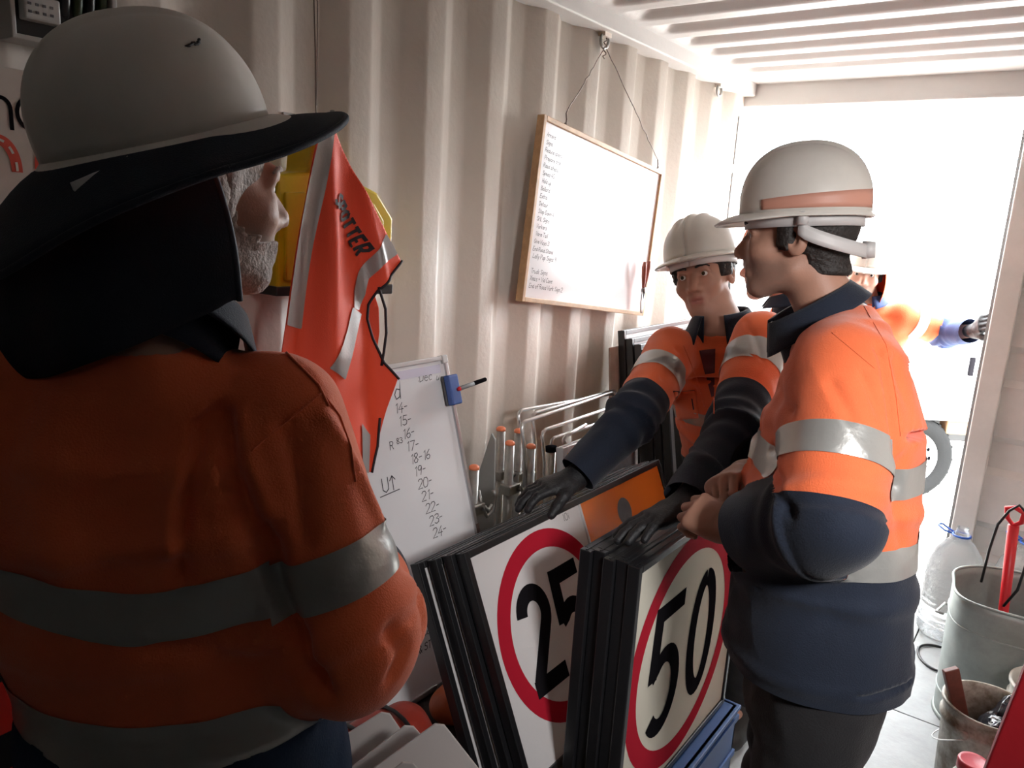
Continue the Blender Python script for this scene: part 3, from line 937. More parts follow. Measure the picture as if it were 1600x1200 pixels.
# ---------------------------------------------------------------- foreground man seen from behind
skin1 = skin_mat('skin_fair', (0.46, 0.27, 0.20), (0.40, 0.16, 0.13), (0.30, 0.25, 0.22))
p1 = Person('man seen from behind in white hat with navy sun brim and neck flap', (0.645, 0.455, 0))
p1.hc = v3(.627, .529, 1.716); p1.R = head_basis((.215, .976, -.03)); p1.hs = 1.02; p1.stub = .8
lat = nrm((.70, .71, 0)); fb = v3(-.71, .70, 0)
nk = v3(.668, .440, 1.55)
p1.J = dict(neck=nk, shR=nk+lat*.143+v3(0, 0, -.095), shL=nk-lat*.175+v3(0, 0, -.075), elR=v3(.845, .590, 1.185), wrR=v3(.650, .790, 1.150),
            elL=v3(.44, .28, 1.20), wrL=v3(.52, .60, 1.12),
            hipR=v3(.640, .490, .92)+lat*.10, hipL=v3(.640, .490, .92)-lat*.10, knR=v3(.645, .475, .50)+lat*.12, knL=v3(.645, .475, .50)-lat*.12,
            anR=v3(.625, .455, .09)+lat*.13, anL=v3(.625, .455, .09)-lat*.13, toeR=v3(.625, .455, .05)+lat*.14+fb*.15, toeL=v3(.625, .455, .05)-lat*.14+fb*.15)
p1.floor = 0
c1 = lambda z, cx=.640, cy=.500: v3(cx, cy, z)
p1.secs = [(c1(.93), lat, .172, .150), (c1(1.08), lat, .184, .160), (c1(1.22, .640, .490), lat, .214, .150), (c1(1.36, .645, .465), lat, .216, .142),
           (c1(1.44, .652, .452), lat, .190, .115), (v3(.660, .446, 1.495), lat, .122, .085), (v3(.666, .442, 1.545), lat, .078, .074)]
p1.hands = [hand_prims((.650, .790, 1.150), (-.7, .6, .1), (-.5, -.6, -.3), 1, (.5, .5, .5, .5)),
            hand_prims((.52, .60, 1.12), (.55, .75, .05), (.6, -.6, -.1), 1, (.4, .45, .5, .5))]
p1.body(skin1, .0055, (.30, .05, -.01), (1.08, 1.0, 1.90))
p1.eyes(brow=grey_hair)
p1.hair(grey_hair, lambda L: np.minimum(np.minimum(.075-L[:, 1], .06-L[:, 2]), .055+L[:, 2]+.25*np.maximum(-L[:, 1], 0)), off=.005)
# beard along the jaw
fbd, _ = head_prims(p1.hc, p1.R, p1.hs)
def beardf(P):
    L = (P-p1.hc)@p1.R/p1.hs
    n = .0018*np.sin(L[:, 0]*420+3*np.sin(L[:, 2]*300))*np.sin(L[:, 2]*380+L[:, 1]*240)
    reg = np.maximum(np.maximum(np.where(L[:, 1] > .03, L[:, 2]+.042, L[:, 2]-.05), -.02-L[:, 1]), -.128-L[:, 2])
    reg = np.maximum(reg, np.where(L[:, 2] > -.05, L[:, 1]-.040+.0*L[:, 0], L[:, 1]-.104))
    return smax(fbd(P)-.0035-.5*n, reg, .006)
V, Q = mesh_sdf(beardf, p1.hc-.15, p1.hc+.15, .003); make('beard', V, Q, grey_hair, p1.root, True, True)
p1.shirt(.0065, (.30, .0, 1.03), (1.15, 1.05, 1.66), orange, navy, (.645, .455, 0), (.645, .455, 1),
         0.90, {'L': 1.62, 'R': 1.58}, {'L': 1.8, 'R': 1.70}, [(1.255, 1.318), (1.075, 1.135)], [('R', .53, .75), ('L', .50, .70)], rad=(.078, .084, .066),
         folds=[([(338, 640), (315, 662), (300, 720), (288, 800), (284, 900)], .010, -.012), ([(325, 640), (298, 690), (280, 760), (268, 860)], .012, .008), ([(350, 650), (368, 750), (398, 830), (420, 885)], .012, -.016), ([(372, 660), (395, 760), (425, 830)], .013, .008),
                ([(418, 830), (432, 930), (466, 1010), (500, 1080)], .013, -.026), ([(445, 668), (470, 760), (478, 850)], .011, -.007), ([(505, 650), (542, 705), (572, 765), (592, 812)], .010, .007), ([(545, 660), (580, 740), (600, 790)], .009, -.005),
                ([(250, 1010), (320, 1020), (400, 1045), (455, 1040)], .016, -.008), ([(610, 985), (630, 1020), (615, 1055)], .012, -.009), ([(160, 640), (180, 760), (170, 880)], .03, -.006), ([(80, 660), (70, 780), (90, 880)], .03, .006)],
         seed=2, amp=.006, tilt=lambda V: .030*np.exp(-(((V-v3(.645, .455, 0))@lat-.02)/.11)**2)*np.clip(((v3(.645, .455, 0)-V)@fb)/.05, 0, 1)*np.where(V[:, 2] > 1.19, 1, .35))
p1.shirtobj['label'] = 'dark-lit orange work shirt'
p1.collar(navy, nk+v3(0, .01, -.03), nk+v3(-.02, .055, .035), (-.1, 1, 0), .088, .088, .074, .076, 16, .045, .016, .02)
p1.trousers(denim, .009, (.34, .1, .05), (1.05, .85, 1.2), 1.0, 3, (.196, .165), .14)
p1.seam([(392, 705), (430, 672), (470, 640), (505, 612)], .0013); p1.seam([(440, 545), (470, 575), (497, 602), (515, 640)], .0018)
p1.seam([(502, 612), (530, 650), (548, 700), (556, 760)], .0014)
p1.boots(mat('brown_boot', (.06, .035, .02), .6, bump=.3))
p1.hardhat(hat_white, pitch=.34, ridge='single', ax=.099, ay=.123, H=.124, z0=.056, peak=.040, yc=-.016)
p1.nape_strap()
# scuff on the shell, broad navy sun brim with orange underside, neck flap
scuff = mat('black_scuff', (.03, .028, .026), .6)
rb = MB()
for k, (u0, v0, u1, v1) in enumerate([(.205, .60, .180, .585), (.19, .585, .172, .60), (.178, .58, .164, .565)]):
    P = []
    for i in range(7):
        t = i/6; x, y, z = p1.dome(u0+(u1-u0)*t, v0+(v1-v0)*t+.006*math.sin(t*5)); q = v3(x, y, z-.056); q = q*(1+.0042/np.linalg.norm(q)); P.append(p1.Wd(q[0], q[1], q[2]+.056))
    rb.tube(P, [.0004, .0012, .0018, .0014, .0020, .0010, .0004], 6)
rb.build('scuff_mark', scuff, p1.hat, True, True)
sun_navy = mat('navy_brim_cloth', (.010, .014, .024), .75, bump=.3, bscale=500, spec=.3)
sun_orange = mat('orange_brim_lining', (.55, .08, .03), .7, bump=.3, bscale=500)
def sunbrim(u, v, dz=0.0):
    a = 2*PI*u; c = math.cos(a)
    x0, y0, z0 = p1.dome(u, 1.0)
    out = .070+.018*max(0, c)+.030*max(0, -c)
    x = x0+math.sin(a)*out*v; y = y0+math.cos(a)*out*v*1.05
    droop = .010*v*v+.075*max(0, -c)**2*v**1.4+.020*abs(math.sin(a))**2*v
    return p1.Wd(x, y, z0-.004-droop+dz-.004*math.sin(a*5)*v*max(0, -c))
V, F = grid(lambda u, v: sunbrim(u, v), 80, 8); b = make('sun_brim', V, F, sun_navy, p1.hat, True, True); solid(b, .003, 0)
V, F = grid(lambda u, v: sunbrim(u, .02+.93*v, -.0035), 80, 8); make('brim_lining', V, F, sun_orange, b, True, True)
mb = MB(); mb.tube([sunbrim(i/60, 1.0, -.001) for i in range(60)], .0042, 8, closed=True); mb.build('brim_binding', sun_navy, b, True, True)
def flap(u, v):
    a = math.radians(86+u*(360-172)); c = math.cos(a); s_ = math.sin(a)
    x0, y0, z0 = p1.dome(a/(2*PI), 1.0)
    xt, yt, zt = x0*1.01, y0*1.01, z0-.006-.010*max(0, -c)
    top = v3(*p1.Wd(xt, yt, zt))
    back = max(0, -c)**.8
    ru = .132+.006*math.sin(a*6+.4)*back
    R_ = p1.R; cc = p1.hc+R_[:, 1]*(-.015)
    bot = cc+R_[:, 0]*s_*(ru+.014+.012*back)+R_[:, 1]*c*(ru+.028+.030*back); bot[2] = p1.hc[2]-.119-.088*back+.006*math.sin(a*4)
    bul = .020*math.sin(v*PI)
    p = top*(1-v)+bot*v+(p1.R[:, 0]*s_+p1.R[:, 1]*c)*(bul+.004*math.sin(a*8+v*2)*v)
    return tuple(p)
V, F = grid(flap, 70, 18); fl1 = make('neck_flap', V, F, sun_navy, p1.hat, True, True); solid(fl1, .0025, 0)
for uu in (0, 1): MB().tube([flap(uu, i/18) for i in range(19)], .0035, 8).build('flap_binding', mat('slate_binding', (.05, .06, .08), .7), fl1, True, True)
# white clips that hold the sun brim onto the shell
def clip_(a0, name):
    def pt(t, w): 
        a = a0+(t-.5)*.30; x, y, z = p1.dome(a/(2*PI), 1.0)
        o = .012+.055*max(0, t-.3)
        return v3(*p1.Wd(x*1.0+math.sin(a)*o, y+math.cos(a)*o, z-.012-.012*t+w))
    V, F = grid(lambda u, v: tuple(pt(u, .012*(v-.5))), 10, 2); solid(make(name, V, F, plastic_grey, p1.hat, True, True), .004, 0)
clip_(math.radians(58), 'brim_clip'); clip_(math.radians(302), 'brim_clip'); clip_(math.radians(128), 'brim_clip')

# ---------------------------------------------------------------- man in profile on the right
skin3 = skin_mat('skin_tan', (0.44, 0.235, 0.165), (0.36, 0.14, 0.11), (0.20, 0.13, 0.105))
p3 = Person('man in profile with folded hands and white hard hat beside the 50 signs', (1.18, 1.51, 0))
p3.hc = v3(1.034, 1.553, 1.693); p3.R = head_basis((-.97, -.20, -.06), .03); p3.hs = .95; p3.stub = .55
f3 = nrm((-.945, -.33, 0)); r3 = np.cross(f3, (0, 0, 1))
nk3 = v3(1.115, 1.580, 1.545)
p3.J = dict(neck=nk3, shL=nk3-r3*.165+v3(.015, 0, -.075), shR=nk3+r3*.165+v3(.015, 0, -.075), elL=v3(1.225, 1.285, 1.235), wrL=v3(1.045, 1.365, 1.145),
            elR=v3(1.075, 1.800, 1.19), wrR=v3(.995, 1.535, 1.205),
            hipR=v3(1.20, 1.50, .90)+r3*.10, hipL=v3(1.20, 1.50, .90)-r3*.10, knR=v3(1.185, 1.49, .48)+r3*.11, knL=v3(1.185, 1.49, .48)-r3*.11,
            anR=v3(1.22, 1.50, .09)+r3*.12, anL=v3(1.22, 1.50, .09)-r3*.12, toeR=v3(1.22, 1.50, .05)+r3*.13+f3*.15, toeL=v3(1.22, 1.50, .05)-r3*.13+f3*.15)
p3.floor = 0
p3.secs = [(v3(1.195, 1.505, .76), r3, .215, .165), (v3(1.190, 1.505, .92), r3, .215, .172), (v3(1.175, 1.510, 1.06), r3, .208, .165), (v3(1.172, 1.525, 1.22), r3, .205, .150), (v3(1.172, 1.54, 1.35), r3, .205, .138),
           (v3(1.160, 1.555, 1.44), r3, .185, .110), (v3(1.140, 1.57, 1.50), r3, .125, .085), (v3(1.120, 1.58, 1.54), r3, .078, .072)]
h3l = hand_prims((1.045, 1.365, 1.145), (-.86, .12, .14), (-.30, .62, -.72), 1, ((.75, 1.35, .9), (.8, 1.35, .9), (.85, 1.35, .9), (.95, 1.35, .9)), (.30, .85, .45), 1.04, .9)
h3r = hand_prims((.995, 1.535, 1.205), (-.15, -.92, -.05), (.55, -.15, -.80), -1, (.75, .85, .95, 1.0), (.3, .85, .3), 1.04, .7)
p3.hands = [h3l, h3r]
p3.body(skin3, .0042, (.78, 1.18, -.01), (1.42, 1.98, 1.88))
p3.eyes(look=(0, 1, -.1), brow=dark_hair)
p3.hair(dark_hair, lambda L: np.minimum(np.minimum(np.where(np.abs(L[:, 0]) > .06, np.where(L[:, 2] > -.03, .030-L[:, 1]+.2*np.maximum(-.0-L[:, 2], 0), -.012-L[:, 1]), .02-L[:, 1]), .07-L[:, 2]),
        np.where(L[:, 1] > -.03, L[:, 2]+.035, L[:, 2]+.075)), off=.006, curl=.0006)
p3.shirt(.0055, (.85, 1.14, .70), (1.48, 2.02, 1.66), orange, navy, (1.19, 1.505, .885), (1.16, 1.546, 1.9),
         .240, {'L': .90, 'R': .86}, {'L': 1.82, 'R': 1.82}, [(.375, .430), (.235, .290)], [('L', .45, .65), ('R', .45, .65)], rad=(.084, .084, .064),
         folds=[([(1.27, 1.41, 1.50), (1.285, 1.42, 1.40), (1.28, 1.42, 1.28)], .014, -.010), ([(1.20, 1.37, 1.45), (1.16, 1.36, 1.36), (1.12, 1.36, 1.28)], .014, -.007), ([(1375, 545), (1392, 620), (1398, 690), (1402, 760)], .010, -.011), ([(1300, 600), (1330, 650)], .012, -.005), ([(1350, 590), (1372, 640)], .010, -.006), ([(1205, 700), (1212, 760), (1235, 800)], .010, -.010), ([(1410, 720), (1400, 800), (1410, 850)], .014, -.006), ([(1150, 930), (1200, 960), (1290, 960)], .03, -.006), ([(1180, 560), (1215, 600), (1235, 640)], .012, -.006)],
         seed=5, amp=.006)
p3.collar(navy, nk3+f3*.0-v3(0, 0, .045), nk3+f3*.050+v3(0, 0, .030), f3, .088, .096, .070, .078, 18, .046, .014, .02)
# breast pocket with button and clipped pen, shoulder and side seams
p3.patch([(1147, 640), (1194, 652), (1190, 700), (1141, 692)], 'breast_pocket', orange)
p3.seam([(1147, 640), (1170, 648), (1194, 652)], .0020, 'pocket_edge')
q = p3.onshirt(1152, 662, .004)
if q is not None: MB().tube([q, q+(CAM-q).normalized()*.003], .006, 12).build('button', button_m, p3.shirtobj, True, True)
qa, qb = p3.onshirt(1176, 598, .007), p3.onshirt(1166, 634, .006)
if qa is not None and qb is not None:
    pn = thing('pen', 'white and black pen clipped in the profile man\'s breast pocket', 'pen', tuple(qa))
    MB().tube([(0, 0, 0), (qb-qa)*.55], .0040, 10).build('pen_barrel', mat('pen_white', (.7, .7, .68), .35), pn, True)
    MB().tube([(qb-qa)*.55, (qb-qa)], .0044, 10).build('pen_grip', glove_black, pn, True)
p3.seam([(1345, 470), (1385, 540), (1400, 620), (1408, 690)], .0008); p3.seam([(1300, 520), (1330, 545), (1372, 580)], .0007)
p3.trousers(charcoal, .008, (.85, 1.2, .05), (1.5, 1.85, 1.05), .9, 6)
p3.boots(mat('black_boot', (.02, .018, .016), .6, bump=.3))
p3.hardhat(hat_white, pitch=-.03, ridge='single', ax=.104, ay=.124, H=.134, z0=.046, peak=.042, yc=-.014, rim=.008)
p3.nape_strap()
band = mat('faded_orange_band', (.62, .30, .22), .5)
dotm = mat('band_dot', (.45, .30, .30), .5)
def hb(u, z): 
    a = math.radians(192+u*112); x, y, _ = p3.dome(a/(2*PI), .955); return p3.Wd(x*1.04, (y+.014)*1.04-.014, z)
V, F = grid(lambda u, v: hb(u, .052+(.020+.016*(1-u))*v), 40, 3); bd = make('sticker_band', V, F, band, p3.hat, True, True); solid(bd, .001, 0)
for k in range(4):
    u0 = .22+.17*k
    make('band_dot', [hb(u0+.022*math.cos(a), .066+.006*math.sin(a)) for a in np.linspace(0, 2*PI, 15)[:-1]], [tuple(range(14))], dotm, bd, True, True); bpy.data.objects[-1] if False else None

# ---------------------------------------------------------------- man leaning on the signs, facing the camera
skin2 = skin_mat('skin_olive', (0.47, 0.255, 0.185), (0.42, 0.16, 0.135), (0.33, 0.19, 0.15))
p2 = Person('man facing the camera, leaning forward with black gloves on the road signs', (.68, 2.42, 0))
p2.hc = v3(.600, 2.165, 1.562); p2.R = head_basis((.06, -1, .02), .30); p2.hs = .99; p2.stub = .25
nk2 = v3(.690, 2.135, 1.425)
u2 = nrm((-.95, .02, -.22))
p2.J = dict(neck=nk2, shR=v3(.580, 2.04, 1.345), shL=v3(.835, 2.03, 1.420), elR=v3(.612, 1.775, 1.205), wrR=v3(.545, 1.605, 1.060), elL=v3(.885, 1.765, 1.225), wrL=v3(.885, 1.505, 1.108),
            hipR=v3(.60, 2.44, .90), hipL=v3(.78, 2.42, .90), knR=v3(.58, 2.42, .48), knL=v3(.80, 2.36, .48), anR=v3(.58, 2.50, .09), anL=v3(.80, 2.46, .09), toeR=v3(.57, 2.35, .05), toeL=v3(.81, 2.31, .05))
p2.floor = 0
p2.secs = [(v3(.69, 2.43, .84), v3(-1, .05, 0), .180, .125), (v3(.69, 2.40, .98), v3(-1, .05, -.05), .178, .125), (v3(.695, 2.31, 1.12), v3(-1, .03, -.1), .180, .122), (v3(.70, 2.22, 1.24), u2, .185, .115),
           (v3(.70, 2.165, 1.32), u2, .175, .10), (v3(.695, 2.145, 1.38), u2, .115, .08), (v3(.69, 2.135, 1.42), u2, .070, .066)]
h2r = hand_prims((.545, 1.605, 1.060), (-.50, -.86, -.20), (.0, -.15, -1), -1, ((.10, .40, .30), (.08, .38, .30), (.10, .42, .3), (.15, .45, .3)), (.55, .8, .25), 1.0, .3)
h2l = hand_prims((.885, 1.505, 1.108), (-.42, -.86, -.22), (.10, -.28, -1), 1, ((.05, .24, .2), (.05, .22, .2), (.06, .25, .2), (.10, .30, .2)), (.6, .8, .2), 1.0, .3)
p2.hands = [h2r, h2l]
p2.body(skin2, .0037, (.33, 1.30, -.01), (1.06, 2.68, 1.74))
p2.eyes(look=(.10, 1, .06), brow=dark_hair)
p2.gloves([h2r, h2l], glove_black, [((.33, 1.35, .93), (.68, 1.72, 1.20)), ((.68, 1.25, .92), (1.04, 1.63, 1.24))], cuffs=[((.545, 1.605, 1.060), (.558, 1.640, 1.082)), ((.885, 1.505, 1.108), (.886, 1.545, 1.126))])
p2.hair(dark_hair, lambda L: np.minimum(np.minimum(np.where(np.abs(L[:, 0]) > .058, .046-L[:, 1], .09-L[:, 1]-0*L[:, 2]), .075-L[:, 2]),
        np.where(L[:, 1] > .04, L[:, 2]-.030+.006*np.sin(L[:, 0]*180), np.where(np.abs(L[:, 0]) > .05, L[:, 2]+.012, L[:, 2]+.06))), off=.013, curl=.0022)
p2.shirt(.0055, (.36, 1.38, .80), (1.08, 2.66, 1.50), orange, navy, (.69, 2.43, 0), (.69, 2.43, 1),
         .96, {'L': .72, 'R': .72}, {'L': 1.93, 'R': 1.93}, [(1.115, 1.165)], [('L', .20, .40), ('R', .30, .50)], rad=(.074, .066, .050),
         folds=[([(1058, 545), (1072, 590), (1085, 610)], .008, -.007), ([(1035, 590), (1060, 640), (1068, 660)], .008, -.006), ([(1165, 500), (1180, 530), (1190, 560)], .008, -.005), ([(1000, 650), (1030, 665), (1060, 668)], .009, -.006)], seed=9, amp=.0055)
p2.collar(navy, nk2+v3(0, .01, -.035), nk2+v3(-.014, .0, .050), (.05, -1, .1), .084, .084, .068, .072, 24, .052, .020, .03)
under = mat('maroon_undershirt', (.10, .025, .03), .8)
p2.patch([(1092, 548), (1118, 545), (1116, 618), (1112, 620)], 'undershirt_gap', under, .002)
p2.patch([(1052, 612), (1088, 610), (1092, 652), (1060, 656)], 'breast_pocket', orange)
p2.seam([(1052, 612), (1070, 612), (1088, 610)], .0020, 'pocket_edge', navy); p2.seam([(1082, 622), (1085, 642)], .0030, 'pen_slot', navy)
p2.seam([(1116, 622), (1116, 650)], .0014, 'placket'); p2.seam([(1068, 540), (1080, 570), (1092, 600), (1102, 640)], .0016)
p2.trousers(charcoal, .010, (.4, 2.1, .05), (1.0, 2.7, 1.0), .9, 8)
p2.boots(MATS['black_boot'])
p2.hardhat(hat_white, pitch=.06, ridge='triple', ax=.106, ay=.130, H=.126, z0=.052, peak=.042, yc=-.014)

# ---------------------------------------------------------------- man outside holding the door
skin4 = skin_mat('skin_ruddy', (0.50, 0.27, 0.20), (0.42, 0.17, 0.14), (0.25, 0.16, 0.12))
p4 = Person('bearded man outside in white hat with orange flap, arm stretched to the door edge', (.66, 4.12, -.29))
p4.hc = v3(.640, 4.02, 1.535); p4.R = head_basis((.22, -.97, -.10), -.05); p4.hs = 1.0; p4.stub = .8
nk4 = v3(.655, 4.09, 1.39)
p4.J = dict(neck=nk4, shL=v3(.815, 4.12, 1.335), shR=v3(.47, 4.07, 1.32), elL=v3(1.00, 4.25, 1.270), wrL=v3(1.140, 4.055, 1.315), elR=v3(.42, 4.12, 1.04), wrR=v3(.48, 4.02, .83),
            hipR=v3(.56, 4.12, .72), hipL=v3(.75, 4.14, .72), knR=v3(.56, 4.10, .22), knL=v3(.76, 4.12, .22), anR=v3(.56, 4.14, -.20), anL=v3(.77, 4.16, -.20), toeR=v3(.58, 4.00, -.24), toeL=v3(.80, 4.02, -.24))
p4.floor = -.29
u4 = v3(-.98, -.18, 0)
p4.secs = [(v3(.66, 4.13, .66), u4, .185, .13), (v3(.66, 4.12, .90), u4, .19, .135), (v3(.66, 4.11, 1.10), u4, .195, .13), (v3(.655, 4.10, 1.22), u4, .195, .12), (v3(.655, 4.10, 1.30), u4, .175, .10), (v3(.655, 4.09, 1.35), u4, .11, .08), (v3(.655, 4.09, 1.39), u4, .07, .068)]
h4l = hand_prims((1.140, 4.055, 1.315), (.30, -.75, .45), (.95, .25, .0), 1, (.5, .55, .6, .6), (.5, .7, .2), 1.0, .4)
h4r = hand_prims((.48, 4.02, .83), (.1, -.1, -1), (.9, -.1, 0), 1, (.4, .4, .45, .5))
p4.hands = [h4l, h4r]
p4.body(skin4, .006, (.30, 3.84, -.30), (1.27, 4.40, 1.74))
p4.eyes(brow=dark_hair)
p4.gloves([h4l], glove_black, [((1.02, 3.85, 1.2), (1.30, 4.14, 1.52))], cuffs=[((1.140, 4.055, 1.315), (1.116, 4.084, 1.309))])
p4.hair(dark_hair, lambda L: np.minimum(np.minimum(.02-L[:, 1], .07-L[:, 2]), L[:, 2]+.06), off=.005)
p4.shirt(.007, (.28, 3.86, .60), (1.26, 4.42, 1.48), orange, mat('blue_cotton', (.025, .05, .15), .8, bump=.3, bscale=300), (.66, 4.13, 0), (.66, 4.10, 1),
         .86, {'L': .72, 'R': .72}, {'L': 1.86, 'R': 1.8}, [(1.05, 1.10), (.86, .91)], [('L', .22, .44), ('R', .3, .5)], rad=(.074, .066, .052), seed=11, amp=.006)
p4.collar(MATS['blue_cotton'], nk4+v3(0, 0, -.03), nk4+v3(-.005, -.01, .045), (.2, -1, 0), .080, .078, .070, .070, 24, .04, .02, .02)
p4.trousers(denim, .011, (.35, 3.9, -.25), (1.0, 4.4, .9), .8, 4)
p4.boots(MATS['black_boot'])
p4.hardhat(hat_white, pitch=0, ridge='triple', peak=.04)
flap_or = mat('orange_flap_cloth', (.85, .12, .04), .75, bump=.3, bscale=400)
def flap4(u, v):
    a = math.radians(62+u*(360-124)); c = math.cos(a); s_ = math.sin(a)
    top = v3(.100*s_, .126*c-.012, .036); bot = v3((.098+.012*math.sin(a*6))*s_*1.05, (.118)*c-.03, -.155)
    return tuple(p4.W(*(top*(1-v)+bot*v+v3(s_, c, 0)*.014*math.sin(v*PI))))
V, F = grid(flap4, 40, 10); solid(make('neck_flap', V, F, flap_or, p4.hat, True, True), .0025, 0)

# ---------------------------------------------------------------- man behind, mostly hidden
p5 = Person('man mostly hidden behind the profile man, only reddish face and orange hat peak showing', (.70, 2.87, 0))
p5.hc = v3(.600, 2.800, 1.585); p5.R = head_basis((-.93, -.36, -.06)); p5.hs = 1.0; p5.stub = .3
nk5 = v3(.675, 2.845, 1.45); r5 = nrm(np.cross((-.93, -.36, 0), (0, 0, 1)))
p5.J = dict(neck=nk5, shL=nk5-r5*.17+v3(0, 0, -.06), shR=nk5+r5*.17+v3(0, 0, -.06), elL=v3(.81, 2.76, 1.11), wrL=v3(.73, 2.70, .90), elR=v3(.71, 3.07, 1.11), wrR=v3(.61, 3.00, .90),
            hipR=v3(.71, 2.87, .85)+r5*.09, hipL=v3(.71, 2.87, .85)-r5*.09, knR=v3(.71, 2.87, .46)+r5*.1, knL=v3(.71, 2.87, .46)-r5*.1, anR=v3(.72, 2.88, .09)+r5*.1, anL=v3(.72, 2.88, .09)-r5*.1,
            toeR=v3(.67, 2.85, .05)+r5*.1, toeL=v3(.67, 2.85, .05)-r5*.1)
p5.floor = 0
p5.secs = [(v3(.71, 2.87, .80), r5, .165, .115), (v3(.71, 2.87, 1.0), r5, .165, .12), (v3(.71, 2.87, 1.2), r5, .165, .115), (v3(.71, 2.87, 1.33), r5, .165, .105), (v3(.69, 2.855, 1.40), r5, .11, .08), (v3(.675, 2.845, 1.45), r5, .07, .066)]
p5.hands = [hand_prims((.73, 2.70, .90), (-.2, -.1, -1), (0, 1, 0), -1, (.4, .4, .4, .4)), hand_prims((.61, 3.00, .90), (-.2, -.1, -1), (0, -1, 0), 1, (.4, .4, .4, .4))]
p5.body(skin4, .006, (.40, 2.58, -.01), (.98, 3.24, 1.78))
p5.eyes(brow=dark_hair)
p5.hair(dark_hair, lambda L: np.minimum(np.minimum(.0-L[:, 1]+.02, .07-L[:, 2]), L[:, 2]+.07), off=.006)
p5.shirt(.008, (.40, 2.58, .72), (1.02, 3.30, 1.54), orange, navy, (.71, 2.87, 0), (.71, 2.87, 1), .9, {'L': .85, 'R': .85}, {'L': 1.8, 'R': 1.8}, [(1.1, 1.15)], [], rad=(.072, .064, .05), seed=14)
p5.collar(navy, nk5+v3(0, 0, -.03), nk5+v3(-.006, 0, .045), (-.93, -.36, 0), .080, .078, .070, .070, 20, .04, .02, .02)
p5.trousers(charcoal, .011, (.45, 2.6, .05), (1.0, 3.2, 1.0), .8, 4)
p5.boots(MATS['black_boot'])
p5.hardhat(hat_orange, pitch=0, ridge='single', peak=.05)
# ================================================================ objects
def vray(px, py):
    x, y = (px-800)/1200, (py-600)/1200
    return cR*x+cD*y+cF
def on_plane(px, py, p0, n):
    r = vray(px, py); p0 = Vector(p0); n = Vector(n)
    return CAM+r*((p0-CAM).dot(n)/r.dot(n))
def on_x(px, py, x):
    r = vray(px, py); q = CAM+r*((x-CAM.x)/r.x); return (q.y, q.z)

sign_white = mat('sign_white_sheeting', (0.76, 0.74, 0.74), 0.35, bump=0.06, bscale=150)
sign_cream = mat('sign_cream_sheeting', (0.72, 0.68, 0.57), 0.6, bump=0.04, bscale=150, spec=.05)
sign_red = mat('sign_red', (0.46, 0.016, 0.035), 0.7, spec=.02)
sign_black = mat('sign_black', (0.012, 0.011, 0.013), 0.8, spec=0.0)
sign_orange = mat('sign_orange', (0.90, 0.22, 0.03), 0.22)
sign_grey = mat('sign_grey', (0.12, 0.12, 0.13), 0.45, bump=.3, bscale=80, var=.3, vscale=20)
sign_yellow = mat('sign_yellow', (0.80, 0.46, 0.02), 0.35)
frame_black = mat('frame_black_metal', (0.014, 0.014, 0.016), 0.30, 0.0, spec=0.6, bump=.05, bscale=30)
alu = mat('aluminium', (0.62, 0.62, 0.63), 0.32, 0.85)
galv = mat('galvanised_steel', (0.46, 0.46, 0.44), 0.38, 0.85, bump=.08, bscale=60, var=.25, vscale=25)
galv_bin = mat('galvanised_bin_sheet', (0.36, 0.40, 0.38), 0.5, 0.45, bump=.06, bscale=40, var=.22, vscale=12)
cap_or = mat('orange_cap', (0.80, 0.22, 0.10), 0.5)
board_white = mat('whiteboard_surface', (0.82, 0.82, 0.84), 0.16, spec=0.55)
pine = mat('pine_frame', (0.55, 0.33, 0.17), 0.5, var=.25, vscale=30, bump=.1, bscale=80)
ink = mat('marker_ink', (0.02, 0.02, 0.03), 0.5)
plastic_blue = mat('blue_plastic', (0.02, 0.10, 0.45), 0.35)
eraser_blue = mat('blue_eraser', (0.06, 0.12, 0.36), 0.6)
plastic_red = mat('red_plastic', (0.70, 0.02, 0.03), 0.35)
yellow_plastic = mat('yellow_plastic', (0.78, 0.56, 0.015), 0.32, var=.12, vscale=14)
bucket_white = mat('bucket_plastic', (0.58, 0.56, 0.50), 0.45, col2=(0.14, 0.11, 0.07), vscale=14, bump=.1, bscale=60)

# ---------------------------------------------------------------- framed road signs
def sign_matrix(x, y, z, lean, extra=0.0):
    s, c = math.sin(math.radians(lean)), math.cos(math.radians(lean))
    m = Matrix.Identity(4)
    ex, ez, ly = (0, 1, 0), (-s, 0, c), (-c, 0, -s)
    for i in range(3): m[i][0] = ex[i]; m[i][1] = ly[i]; m[i][2] = ez[i]
    m[0][3], m[1][3], m[2][3] = x, y, z
    return m
def framed_sign(name, label, mtx, W, H, face, group=None, depth=.024, lip=.017, fm=None):
    t = thing(name, label, 'sign', mtx=mtx, group=group)
    fm = fm or frame_black
    for a in ((0, lip, 0, H), (W-lip, W, 0, H)): bevel(MB().box(a[0], a[1], -.003, depth, a[2], a[3]).build('frame_bar', fm, t), .002)
    for a in ((lip, W-lip, 0, lip), (lip, W-lip, H-lip, H)): bevel(MB().box(a[0], a[1], -.003, depth, a[2], a[3]).build('frame_bar', fm, t), .002)
    MB().box(lip-.002, W-lip+.002, .003, .007, lip-.002, H-lip+.002).build('sign_panel', face, t)
    # channel lips on the outer edge of the frame
    for z in (-.0015, H): MB().box(.004, W-.004, .008, .012, z, z+.0015).build('frame_rib', alu if False else fm, t)
    return t
def flat(t, name, polys_or_mb, m, y=.0022): return None
fy = lambda d: (lambda a, b: (a, d, b))
